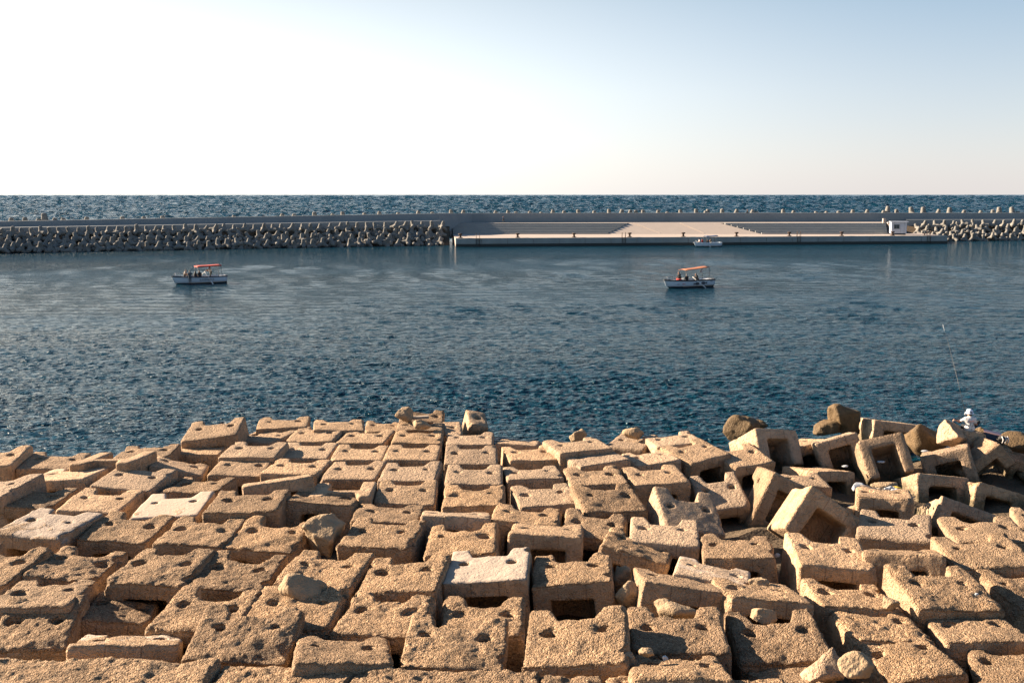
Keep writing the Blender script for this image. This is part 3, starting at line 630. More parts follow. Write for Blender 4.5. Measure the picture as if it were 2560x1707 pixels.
prock(2531, 1106, 1.0, (2.2, 1.2, .8), 30, 'wet_rock', 'orange mossy rock at the right edge behind the bag')
prock(2450, 1090, 1.45, (.6, .6, .6), 31, 'wet_rock', 'small orange mossy stone beside the tackle box')
prock(2210, 1216, .95, (.85, .6, .45), 32, 'limestone', 'rounded stone behind the heap of sticks')
prock(2137, 1279, .85, (.6, .5, .45), 33, 'limestone', 'rounded stone in deep shade below the heap of sticks')
prock(2142, 1667, 2.8, (.55, .5, .42), 42, 'limestone', 'rounded tan boulder right of the angular broken fragment', name='boulder', cat='boulder')
prock(2223, 1505, 2.25, (.35, .3, .25), 43, 'limestone', 'small upright stone between two rough blocks on the right')

# ------------------------------------------------------------------ water
def grid_mesh(name, ys, ncol, hfn, spread=.62):
    u = np.concatenate([[-9, -4, -2, -1.2, -.8], np.linspace(-spread, spread, ncol), [.8, 1.2, 2, 4, 9]]); ncol = len(u); X = u[None, :] * ys[:, None] * 1.0; Y = np.repeat(ys[:, None], ncol, 1)
    Z = hfn(X, Y); Z[:, np.abs(u) > .7] = 0; V = np.stack([X, Y, Z], -1).reshape(-1, 3)
    i = np.arange(len(ys) - 1)[:, None] * ncol + np.arange(ncol - 1)[None, :]; i = i.ravel()
    return netmesh(name, V, np.stack([i, i + 1, i + ncol + 1, i + ncol], 1))
wr = np.random.RandomState(4)
def harbour_h(X, Y):
    Z = np.zeros_like(X); gust = .75 + .35 * vnoise(np.stack([X.ravel() * .03, Y.ravel() * .07, X.ravel() * 0], 1), 1, 3).reshape(X.shape)
    sp = np.gradient(Y[:, 0])[:, None]
    for k in range(46):
        lam = .26 * (1.15 / .26) ** wr.rand() ; th = wr.normal(0, .55) + .12; ph = wr.rand() * 6.28
        kx, ky = math.sin(th) * 2 * PI / lam, math.cos(th) * 2 * PI / lam
        fade = np.clip((lam / sp - 2.2) / 2.0, 0, 1)
        Z += fade * lam * .0078 * np.sin(kx * X + ky * Y + ph)
    for k in range(14):
        lam = 1.3 * (3.4 / 1.3) ** wr.rand(); th = wr.normal(0, .36) + .1; fade = np.clip((lam / sp - 1.6) / 1.2, 0, 1) * np.clip((Y - 58) / 40, .1, 1)
        Z += fade * lam * .0042 * np.sin(math.sin(th) * 2 * PI / lam * X + math.cos(th) * 2 * PI / lam * Y + wr.rand() * 6.28)
    Z *= gust
    return Z + .25 * Z * np.abs(Z) / .03
ys = [33.0]
while ys[-1] < 262: ys.append(ys[-1] + max(.07, ys[-1] ** 2 / 11443 * .42))
tag(link('harbour_water', grid_mesh('harbour_water', np.array(ys), 980, harbour_h), 'water'), kind='structure')
def sea_h(X, Y):
    r, c = X.shape; i, j = np.meshgrid(np.arange(r), np.arange(c), indexing='ij'); dy = np.gradient(Y[:, 0])[:, None]
    P = np.stack([i.ravel() * .8, j.ravel() * .85, 0 * i.ravel()], 1); P2 = np.stack([i.ravel() * .11, j.ravel() * .07, 0 * i.ravel() + 9.5], 1)
    n = vnoise(P, 1, 8).reshape(X.shape) + .15 * vnoise(P2, 1, 9).reshape(X.shape)
    return np.minimum(dy, 14) * SEAW * n - .25
SEAW = .56
ys = [262.5]
while ys[-1] < 42000: ys.append(ys[-1] + max(1.1, ys[-1] * .0042))
tag(link('sea', grid_mesh('sea', np.array(ys), 430, sea_h, .66), 'water'), kind='structure')

# ------------------------------------------------------------------ breakwater
WALL = [(-900, 193, 4.7, 5.8), (0, 210.5, 4.75, 5.9), (640, 231, 5.0, 6.45), (1100, 245, 5.3, 6.95), (1180, 257, 5.0, 6.75), (1700, 262, 5.0, 6.75), (2560, 268, 5.0, 6.65), (3300, 273, 5.0, 6.6)]
def lerp(a, b, t): return a + (b - a) * t
def wall_at(px):
    for a, b in zip(WALL, WALL[1:]):
        if a[0] <= px <= b[0]:
            t = (px - a[0]) / (b[0] - a[0]); return [lerp(a[k], b[k], t) for k in range(1, 4)]
    return list(WALL[-1][1:])
def strip(prof_fn, pxs):                    # extrude a profile along the breakwater
    V = []; Fc = []; n = None
    for px in pxs:
        pr = prof_fn(px); n = len(pr)
        V += [Vector((xat(px, y, z), y, z)) for y, z in pr]
    for k in range(len(pxs) - 1):
        for i in range(n): Fc.append((k * n + i, k * n + (i + 1) % n, (k + 1) * n + (i + 1) % n, (k + 1) * n + i))
    Fc.append(tuple(range(n))); Fc.append(tuple((len(pxs) - 1) * n + i for i in range(n)))
    mb = MB(); mb.add(V, Fc); return mb
pxs = list(range(-900, 1100, 125)) + [1100, 1180] + list(range(1300, 3301, 125))
def prof_wall(px):
    y, zl, zw = wall_at(px); return [(y, 1.0), (y, zw), (y + 1.4, zw), (y + 1.4, 1.0)]
def prof_ledge(px):
    y, zl, zw = wall_at(px); return [(y - 4.3, 1.0), (y - 4.3, zl), (y - .004, zl), (y - .004, 1.0)]
sw = empty('sea_wall'); tag(sw, 'long grey concrete sea wall along the top of the breakwater', 'wall')
strip(prof_wall, pxs).build('wall_body', 'wall', sw)
strip(prof_ledge, list(range(-900, 1101, 100))).build('ledge', 'wall', sw)
strip(prof_ledge, list(range(2265, 3301, 115))).build('ledge', 'wall', sw)
BASE = [(-900, 184), (0, 197), (1128, 229), (2200, 243), (2560, 254), (3300, 262)]
def base_at(px):
    for a, b in zip(BASE, BASE[1:]):
        if a[0] <= px <= b[0]: return lerp(a[1], b[1], (px - a[0]) / (b[0] - a[0]))
def prof_core(px):
    y, zl, zw = wall_at(px); yb = base_at(px); return [(yb - 1.5, -2), (yb + 1.0, -.3), (y - 4.5, zl - 1.6), (y - .01, zl - 1.5), (y - .01, -2)]
for a, b in ((-900, 1124), (2240, 3300)):
    tag(strip(prof_core, list(range(a, b, 80)) + [b]).build('embankment', 'mound'), kind='structure')

# tetrapods: one solid, three variants
def tetra_mesh(seed):
    dirs = [Vector((0, 0, 1))] + [Vector((math.cos(a) * .943, math.sin(a) * .943, -.333)) for a in (PI / 2, PI / 2 + 2 * PI / 3, PI / 2 + 4 * PI / 3)]
    ln = 1.75
    def fn(P):
        s = None
        for d in dirs:
            d = np.array(d); t = P @ d; r = np.linalg.norm(P - t[:, None] * d, axis=1)
            rad = .70 - .15 * t
            q = np.maximum(np.maximum((r - rad) * .98, t - ln), -t - .3)
            e = smax((r - rad) * .98, t - ln, .08); e = np.maximum(e, -t - .2)
            s = e if s is None else smin(s, e, .16)
        return s + .02 * vnoise(P, 2.5, seed)
    V, Q = nets(fn, (-2, -2, -1.1), (2, 2, 2), .13)
    me = netmesh('tetrapod', V, Q); me.materials.append(M['tetra']); return me
TM = [tetra_mesh(s) for s in (1, 2, 3)]
rng = random.Random(3)
def tetra(x, y, z, rot, label, group, sc=1.0):
    o = bpy.data.objects.new('tetrapod', TM[rng.randrange(3)]); COL.objects.link(o)
    o.location = (x, y, z); o.rotation_euler = rot; o.scale = (sc,) * 3
    return tag(o, label, 'tetrapod', group)
ROWN = ('the lowest row at the waterline', 'the second row above the water', 'the third row above the water', 'the top row against the sea wall')
def tetra_field(a, b, step, rows, side):
    for r in range(rows):
        t = (r + .35) / rows
        px = a + rng.uniform(0, step)
        while px < b:
            y0 = base_at(px); y1, zl, zw = wall_at(px); y1 -= 5.4
            tt = t + rng.uniform(-.06, .06)
            y = lerp(y0, y1, tt); z = lerp(.25, zl - 1.15, tt) + rng.uniform(-.25, .3)
            if r == rows - 1: z = zl - 1.25 + rng.uniform(-.2, .2)
            rot = (rng.uniform(-.5, .3), rng.uniform(-.45, .45), rng.uniform(0, 2 * PI))
            tetra(xat(px, y, z), y, z, rot, 'tetrapod in %s %s' % (ROWN[r], side), 'tetrapods of the mound ' + side, rng.uniform(.70, .82))
            px += step * rng.uniform(.85, 1.15)
tetra_field(-40, 1112, 24, 4, 'left of the quay')
tetra_field(2292, 2600, 25, 4, 'right of the kiosk')
for k, (px, py) in enumerate(((2300, 576), (2322, 580), (2348, 577), (2372, 582))):
    p = ground(px, py + 3, 1.2); tetra(p.x, p.y, 1.2, (rng.uniform(-.6, .4), rng.uniform(-.6, .6), rng.uniform(0, 6)), 'small tetrapod at the right end of the quay, %s from the kiosk' % ('first', 'second', 'third', 'fourth')[k], 'tetrapods at the quay end', .75)
# deeper lying units that only show as a mass between the others
def tetra_mass(a, b, n, nm):
    Vs = []; Qs = []; off = 0; me0 = TM[0]; nv = len(me0.vertices); co_ = np.empty(nv * 3); me0.vertices.foreach_get('co', co_); co_ = co_.reshape(-1, 3)
    q_ = np.array([p.vertices[:] for p in me0.polygons])
    for k in range(n):
        px = rng.uniform(a, b); y0 = base_at(px); y1, zl, zw = wall_at(px); y1 -= 4.8; t = rng.random(); y = lerp(y0, y1, t) + .6; z = lerp(-.1, zl - 1.6, t)
        m_ = Euler((rng.uniform(0, 6), rng.uniform(0, 6), rng.uniform(0, 6))).to_matrix() * rng.uniform(.68, .8)
        Vs.append(co_ @ np.array(m_).T + np.array([xat(px, y, z), y, z])); Qs.append(q_ + off); off += nv
    o = link(nm, netmesh(nm, np.concatenate(Vs), np.concatenate(Qs)), 'tetra'); o['kind'] = 'stuff'
tetra_mass(-40, 1112, 330, 'tetrapod_mass'); tetra_mass(2290, 2600, 50, 'tetrapod_mass')
# tips of the tetrapods on the seaward side, photo column and height above the wall in photo pixels
TIPS = [(26, 8), (64, 8), (95, 4), (112, 14), (135, 5), (159, 4), (213, 6), (309, 5), (361, 4), (408, 5), (581, 3), (703, 5), (734, 4), (787, 8), (830, 3), (858, 7), (909, 3), (947, 6), (997, 3), (1044, 6), (1083, 3), (1128, 8), (1156, 7), (1237, 5), (1270, 6),
        (1291, 3), (1327, 4), (1352, 2), (1381, 7), (1410, 5), (1449, 8), (1486, 5), (1524, 9), (1552, 8), (1574, 7), (1591, 6), (1609, 7), (1645, 6), (1671, 2), (1703, 7), (1741, 9), (1763, 4), (1768, 8), (1807, 9), (1839, 8), (1879, 7), (1890, 3),
        (1959, 8), (1983, 5), (2039, 3), (2063, 3), (2098, 4), (2131, 7), (2166, 7), (2208, 5), (2219, 13), (2244, 8), (2281, 11), (2309, 11), (2344, 8), (2374, 10), (2408, 6), (2449, 5), (2483, 7), (2499, 11), (2532, 11), (2546, 3)]
ORD = 'first second third fourth fifth sixth seventh eighth ninth tenth eleventh twelfth thirteenth fourteenth fifteenth sixteenth seventeenth eighteenth nineteenth twentieth'.split()
ANCH = [(0, 'from the left photo edge'), (560, 'right of the first boat'), (1258, 'to the right of the walking person'), (1740, 'to the right of the ramp top'), (2241, 'to the right of the kiosk')]
cnt = {}
for px, hp in TIPS:
    y, zl, zw = wall_at(px); y += 3.0
    an = [s for p, s in ANCH if px >= p][-1]; cnt[an] = cnt.get(an, 0) + 1
    top = H - (H - zw) * (y / (y - 3.0)) + hp * y / F
    tilt = rng.uniform(-.28, .28)
    tetra(xat(px, y, top), y, top - 1.62 * math.cos(tilt), (rng.uniform(-.15, .15), tilt, rng.uniform(0, 6)), 'tetrapod tip above the sea wall, %s %s' % (ORD[cnt[an] - 1], an), 'tetrapods behind the sea wall', 1.0 if hp < 10 else 1.15)

# ------------------------------------------------------------------ quay
q = empty('quay'); tag(q, 'low concrete quay with stairs and a central ramp below the sea wall', 'quay')
ZQ, ZT = 1.85, 4.4
fl = [(1139, 223.0), (1750, 230.0), (2366, 238.0)]      # front edge
def front_y(px): return lerp(223.0, 238.0, (px - 1139) / (2366 - 1139))
def P3(px, y, z): return Vector((xat(px, y, z), y, z))
mb = MB()                                               # apron with its front wall
top = [P3(1139, 223.0, ZQ), P3(2366, 238.0, ZQ), P3(2340, 243, ZQ), P3(2300, 252.5, ZQ), P3(1131, 247.5, ZQ)]
mb.add([v for v in top] + [Vector((v.x, v.y, -2)) for v in top], [(0, 1, 2, 3, 4)] + [(i, i + 5, (i + 1) % 5 + 5, (i + 1) % 5) for i in range(5)])
mb.build('apron', 'quay_top', q)
# quay wall face, one course of big concrete blocks standing a little proud, dark weed band at the water
mb = MB(); n = 19
for i in range(n):
    a, b = lerp(1139, 2366, i / n), lerp(1139, 2366, (i + 1) / n)
    pa, pb = P3(a, front_y(a), 0), P3(b, front_y(b), 0); d = (pb - pa); ang = math.atan2(d.y, d.x)
    c = (pa + pb) / 2 + Vector((math.sin(ang), -math.cos(ang), 0)) * .1
    mb.box((c.x, c.y, 1.21), (d.length - .09, .5, 1.26), Matrix.Rotation(ang, 3, 'Z'))
mb.build('quay_wall', 'grey_conc', q)
pa, pb = P3(1139, 223, 0), P3(2366, 238, 0); d = pb - pa; ang = math.atan2(d.y, d.x); c = (pa + pb) / 2 + Vector((math.sin(ang), -math.cos(ang), 0)) * .12
mb = MB(); mb.box((c.x, c.y, -.2), (d.length - .02, .62, 1.52), Matrix.Rotation(ang, 3, 'Z')); mb.build('weed_band', 'hull_dark', q)
def stairs(top_a, top_b, bot_a, bot_b, nst=7):
    mb = MB(); y0, y1 = 246.6, 253.0; rise = (ZT - ZQ) / nst
    for i in range(nst):
        t = i / nst; ya = lerp(y0, y1, t); z = ZQ + rise * (i + 1) - (.004 if i == nst - 1 else 0)
        a, b = lerp(bot_a, top_a, t), lerp(bot_b, top_b, t)
        V = [P3(a, ya, z), P3(b, ya, z), Vector((xat(b, ya, z) , 254.5, z)), Vector((xat(a, ya, z), 254.5, z))]
        mb.add(V + [Vector((v.x, v.y, ZQ + .01)) for v in V], [(0, 1, 2, 3), (0, 4, 5, 1), (1, 5, 6, 2), (2, 6, 7, 3), (3, 7, 4, 0)])
    return mb
stairs(1131, 1576, 1133, 1521).build('stair', 'stair', q)
stairs(1798, 2214, 1904, 2219).build('stair', 'stair', q)
mb = MB(); V = [P3(1521, 246.5, ZQ + .01), P3(1904, 246.5, ZQ + .01), P3(1798, 253.1, ZT + .01), P3(1576, 253.1, ZT + .01)]
mb.add(V + [Vector((v.x, v.y, ZQ - .5)) for v in V], [(0, 1, 2, 3), (0, 4, 5, 1), (1, 5, 6, 2), (2, 6, 7, 3), (3, 7, 4, 0)])
mb.build('ramp', 'ramp', q)
mb = MB()                                               # joints of the ramp paving, thin raised strips
for ta, tb in ((1583, 1650), (1700, 1760)):
    a, b = P3(ta, 252.8, ZT), P3(tb, 247, ZQ + .2)
    mb.tube([a + Vector((0, 0, .02)), b + Vector((0, 0, .02))], .07, 4)
mb.build('paving_joint', 'quay_top', q)
mb = MB(); V = [P3(1130, 253.0, ZT), P3(2216, 253.0, ZT), Vector((xat(2216, 262, ZT), 266, ZT)), Vector((xat(1130, 256, ZT), 256.5, ZT))]
mb.add(V + [Vector((v.x, v.y, 0)) for v in V], [(0, 1, 2, 3), (0, 4, 5, 1), (1, 5, 6, 2), (2, 6, 7, 3), (3, 7, 4, 0)])
mb.build('terrace', 'quay_top', q)
mb = MB()                                               # stair flank and parapet at the right end
a, b = P3(2216, 253, ZT), P3(2226, 247.5, ZQ)
for t in range(6):
    p = a.lerp(b, t / 5); mb.box((p.x + .5, p.y, p.z - .4), (.6, 1.25, 1.2))
mb.box((a.x - .2, a.y + 1, ZT + .45), (.8, .8, 1.3)); mb.build('parapet', 'quay_top', q, bevel=.05)
mb = MB(); a, b = P3(1129, 253, ZT), P3(1130, 247.5, ZQ)
for t in range(6):
    p = a.lerp(b, t / 5); mb.box((p.x - .25, p.y, p.z - .4), (.45, 1.25, 1.3))
mb.build('stair_flank', 'quay_top', q, bevel=.04)

def bollard_parts():
    mb = MB(); mb.lathe([(.42, 0), (.42, .1), (.2, .14), (.17, .5), (.36, .6), (.40, .72), (.30, .80), (.05, .82)], n=14)
    me = pydata('mooring_bollard', mb.V, mb.F, True); me.materials.append(M['rust']); return me
bme = bollard_parts()
BN = ['first', 'second', 'third', 'fourth', 'fifth', 'sixth', 'seventh', 'eighth', 'ninth', 'tenth']
for i, px in enumerate((1151, 1294, 1435, 1574, 1708, 1841, 1973, 2104, 2231, 2311)):
    y = front_y(px) + 1.3; o = bpy.data.objects.new('mooring_bollard', bme); COL.objects.link(o); o.location = P3(px, y, ZQ); o.scale = (1.25, 1.25, 1.25) if i < 9 else (.6, .6, .5)
    tag(o, 'small rusty mooring bollard on the quay edge, %s from the left end of the quay' % BN[i], 'bollard', 'bollards along the quay edge')
def ladder(px, label):                                  # a ladder down the quay face with tall hand hoops
    y = front_y(px) - .12; p = P3(px, y, 0); e = empty('quay_ladder', (p.x, y - .32, 0)); tag(e, label, 'ladder', 'ladders on the quay')
    for s in (-1, 1):
        mb = MB(); mb.tube([(s * .38, 0, -.6), (s * .38, 0, 3.0), (s * .38, .45, 3.0), (s * .38, .8, 1.86)], .05, 6); mb.build('rail', 'rust', e, True)
    mb = MB()
    for k in range(8): mb.tube([(-.38, 0, -.3 + k * .3), (.38, 0, -.3 + k * .3)], .03, 6)
    mb.build('rung', 'rust', e, True)
ladder(1195, 'rusty ladder with hand rails near the left end of the quay')
ladder(1559, 'rusty ladder with hand rails below the foot of the left stair')
ladder(1996, 'pale ladder with hand rails below the right stair')
ladder(2320, 'ladder with hand rails near the right tip of the quay')

# kiosk
kp = P3(2247, 241.6, ZQ + .12); k = empty('kiosk', kp, (0, 0, R(-12))); tag(k, 'small white cabin with one dark window at the right end of the stairs', 'kiosk')
mb = MB(); mb.box((0, 1.6, 1.6), (3.5, 3.0, 2.7)); mb.build('wall', 'white', k)
mb = MB(); mb.box((0, 1.6, .065), (3.2, 2.7, .37)); mb.build('skid', 'dark_steel', k)
mb = MB(); mb.box((.1, 1.55, 3.02), (4.1, 3.5, .14)); mb.build('roof', 'white', k)
mb = MB(); wd, wh = 1.15, .95
mb.box((-.55, .07, 2.35), (wd + .16, .06, .08)); mb.box((-.55, .07, 1.35), (wd + .16, .06, .08)); mb.box((-.55 - wd / 2 - .04, .07, 1.85), (.08, .06, .92)); mb.box((-.55 + wd / 2 + .04, .07, 1.85), (.08, .06, .92)); mb.box((-.55, .07, 1.85), (.06, .06, .92))
wf = mb.build('window', 'steel', k)
mb = MB(); mb.box((-.55, .09, 1.85), (wd, .012, .92)); mb.build('pane', 'glass', wf)
mb = MB()
for xx in (-1.1, .35, 1.2): mb.box((xx, .094, 1.6), (.03, .012, 2.66))
mb.build('panel_joint', 'steel', k)

# ------------------------------------------------------------------ people
def body(name, caps, zones, cell, parent=None, extra=None):
    # caps: (a, b, ra, rb, zone, blend)
    A = [(np.array(a, float), np.array(b, float), ra, rb, z, k) for a, b, ra, rb, z, k in caps]
    pts = np.array([p for c in A for p in (c[0], c[1])]); lo, hi = pts.min(0) - .16, pts.max(0) + .16
    def dist(P, c):
        a, b, ra, rb = c[:4]; ab = b - a; L2 = max(ab @ ab, 1e-9)
        t = np.clip((P - a) @ ab / L2, 0, 1); return np.linalg.norm(P - a - t[:, None] * ab, axis=1) - (ra + (rb - ra) * t)
    def fn(P):
        s = np.full(len(P), 9.0)
        for c in A:
            r = max(c[2], c[3]) + .12
            m = ((P > np.minimum(c[0], c[1]) - r) & (P < np.maximum(c[0], c[1]) + r)).all(1)
            if m.any():
                d = dist(P[m], c); o = s[m]; s[m] = np.where(o > 1, d, smin(o, d, c[5]))
        return np.minimum(s, .5)
    V, Q = nets(fn, lo, hi, cell)
    cen = V[Q].mean(1); best = np.full(len(cen), 9.0); zi = np.zeros(len(cen), int); names = list(zones)
    for c in A:
        d = dist(cen, c); m = d < best; best[m] = d[m]; zi[m] = names.index(c[4])
    if extra: zi = extra(cen, zi, names)
    me = netmesh(name, V, Q); me.polygons.foreach_set('material_index', zi.astype(np.int32)); me.update()
    return link(name, me, [zones[n] for n in names], parent)
def hand(wrist, fwd, side, up, cs, curl=.6, thumb=1):
    w = Vector(wrist); f = Vector(fwd).normalized(); s = Vector(side).normalized(); u = Vector(up).normalized()
    k = w + f * .085; cs.append((w, k, .027, .034, 'skin', .015))
    for i, (ln, of) in enumerate(((.072, .030), (.080, .010), (.074, -.010), (.058, -.029))):
        a = k + s * of + f * .005; m = a + (f * (1 - curl * .5) - u * curl * .6).normalized() * ln * .55; e = m + (f * (.7 - curl) - u * curl * 1.1).normalized() * ln * .5
        cs += [(a, m, .0105, .0098, 'skin', .004), (m, e, .0098, .0085, 'skin', .004)]
    a = w + f * .025 + s * .03 * thumb; m = a + (f * .5 + s * .8 * thumb - u * .3).normalized() * .045; e = m + (f * .9 + s * .1 * thumb - u * .5).normalized() * .035
    cs += [(a, m, .013, .012, 'skin', .006), (m, e, .012, .0095, 'skin', .004)]
def head(c, cs, face=(0, 1, 0), hr=1.0):
    c = Vector(c); f = Vector(face).normalized(); s = f.cross(Vector((0, 0, 1))).normalized(); u = s.cross(f)
    cs += [(c - u * .05 + f * .02, c + u * .035, .068, .088, 'skin', .04), (c + f * .03 - u * .085, c + f * .05 - u * .06, .045, .045, 'skin', .03),
           (c + f * .085 + u * .01, c + f * .105 - u * .025, .010, .015, 'skin', .012),
           (c + f * .078 - s * .03 - u * .062, c + f * .078 + s * .03 - u * .062, .008, .008, 'lip', .004)]
    for q in (-1, 1):
        cs.append((c + s * q * .086 + u * .015, c + s * q * .086 - u * .02, .014, .011, 'skin', .008))
        cs.append((c + s * q * .033 + f * .080 + u * .005, c + s * q * .033 + f * .081 + u * .006, .012, .012, 'eye', .003))
def person(label, loc, yaw, J, zones, hair='hair', cell=.022, group=None, face=(0, 1, 0), thick=1.22, extra=None, long_hair=False, curl=.6):
    e = empty('person', loc, (0, 0, yaw)); tag(e, label, 'person', group); cs = []
    z = dict(shirt='cloth_black', pants='cloth_dark', skin='skin', shoe='cloth_black', lip='skin', eye='hair', sleeve='cloth_black'); z.update(zones); z.setdefault('hip', z['pants'])
    V = {k: Vector(v) for k, v in J.items()}; k = thick
    pel, che, nek, hd = V['pelvis'], V['chest'], V['neck'], V['head']
    cs += [(pel + Vector((-.07, 0, 0)), pel + Vector((.07, 0, 0)), .125 * k, .125 * k, 'hip', .05), (pel, pel.lerp(che, .55), .135 * k, .135 * k, 'shirt', .06),
           (pel.lerp(che, .5), che, .13 * k, .15 * k, 'shirt', .06), (che + Vector((-.10, 0, .02)), che + Vector((.10, 0, .02)), .125 * k, .125 * k, 'shirt', .06),
           (che, nek, .10, .058, 'shirt', .05), (nek, hd - Vector((0, 0, .04)), .055, .052, 'skin', .03)]
    head(hd, cs, face)
    for sd, q in (('l', -1), ('r', 1)):
        sh, el, ha = V['sh_' + sd], V['el_' + sd], V['ha_' + sd]
        cs += [(che.lerp(sh, .5), sh, .085, .078, 'shirt', .05), (sh, sh.lerp(el, .62), .072, .060, 'shirt', .03), (sh.lerp(el, .6), el, .050, .044, 'sleeve', .02), (el, el.lerp(ha, .35), .046, .044, 'sleeve', .02), (el.lerp(ha, .3), ha, .043, .028, 'sleeve', .02)]
        f = (ha - el).normalized(); side = f.cross(Vector((0, 0, 1)))
        if side.length < .2: side = Vector((0, 1, 0))
        side.normalize(); hand(ha, f, side * -q, side.cross(f) if side.cross(f).z > 0 else -side.cross(f), cs, curl, 1)
        hp, kn, an = V['hip_' + sd], V['kn_' + sd], V['an_' + sd]
        cs += [(hp, kn, .095, .066, 'pants', .04), (kn, an, .062, .042, 'pants', .02)]
        td = V.get('toe_' + sd, an + Vector((0, .15, -.05))); cs += [(an + Vector((0, -.03, -.03)), td, .042, .035, 'shoe', .02)]
    body('body', cs, z, cell, e, extra)
    if hair:
        f = Vector(face).normalized()
        hc = [(hd + Vector((0, 0, .035)) - f * .022, hd + Vector((0, 0, .05)) - f * .012, .094, .092, 'h', .02), (hd - f * .05 - Vector((0, 0, .03)), hd - f * .04, .068, .078, 'h', .03)]
        if long_hair: hc += [(hd - f * .05, hd - f * .09 - Vector((0, 0, .26)), .09, .10, 'h', .04), (hd, hd - f * .02 - Vector((0, 0, .14)), .098, .10, 'h', .04)]
        body('hair', hc, {'h': hair}, min(cell, .018), e)
    return e
def sit(lean=.06, el_l=None, ha_l=None, el_r=None, ha_r=None, knee_z=.02, leg=.40, spread=.12, hd=.0):
    J = dict(pelvis=(0, 0, .10), chest=(0, lean, .43), neck=(0, lean * 1.25, .585), head=(0, lean * 1.4 + .02 + hd, .72),
             sh_l=(-.19, lean, .50), sh_r=(.19, lean, .50), el_l=el_l or (-.27, lean + .06, .24), ha_l=ha_l or (-.15, lean + .26, .17), el_r=el_r or (.27, lean + .06, .24), ha_r=ha_r or (.15, lean + .26, .17),
             hip_l=(-.09, .03, .09), hip_r=(.09, .03, .09), kn_l=(-spread, .42, .09 + knee_z), kn_r=(spread, .42, .09 + knee_z), an_l=(-spread, .44, .09 - leg), an_r=(spread, .44, .09 - leg))
    return J
def stand(lean=.0, **kw):
    J = dict(pelvis=(0, 0, .92), chest=(0, lean, 1.26), neck=(0, lean * 1.2, 1.42), head=(0, lean * 1.4 + .02, 1.56), sh_l=(-.19, lean, 1.34), sh_r=(.19, lean, 1.34),
             el_l=(-.26, lean - .02, 1.06), ha_l=(-.25, lean + .10, .84), el_r=(.26, lean - .02, 1.06), ha_r=(.25, lean + .10, .84),
             hip_l=(-.09, 0, .88), hip_r=(.09, 0, .88), kn_l=(-.10, .03, .48), kn_r=(.10, .03, .48), an_l=(-.10, 0, .09), an_r=(.10, 0, .09))
    J.update(kw); return J

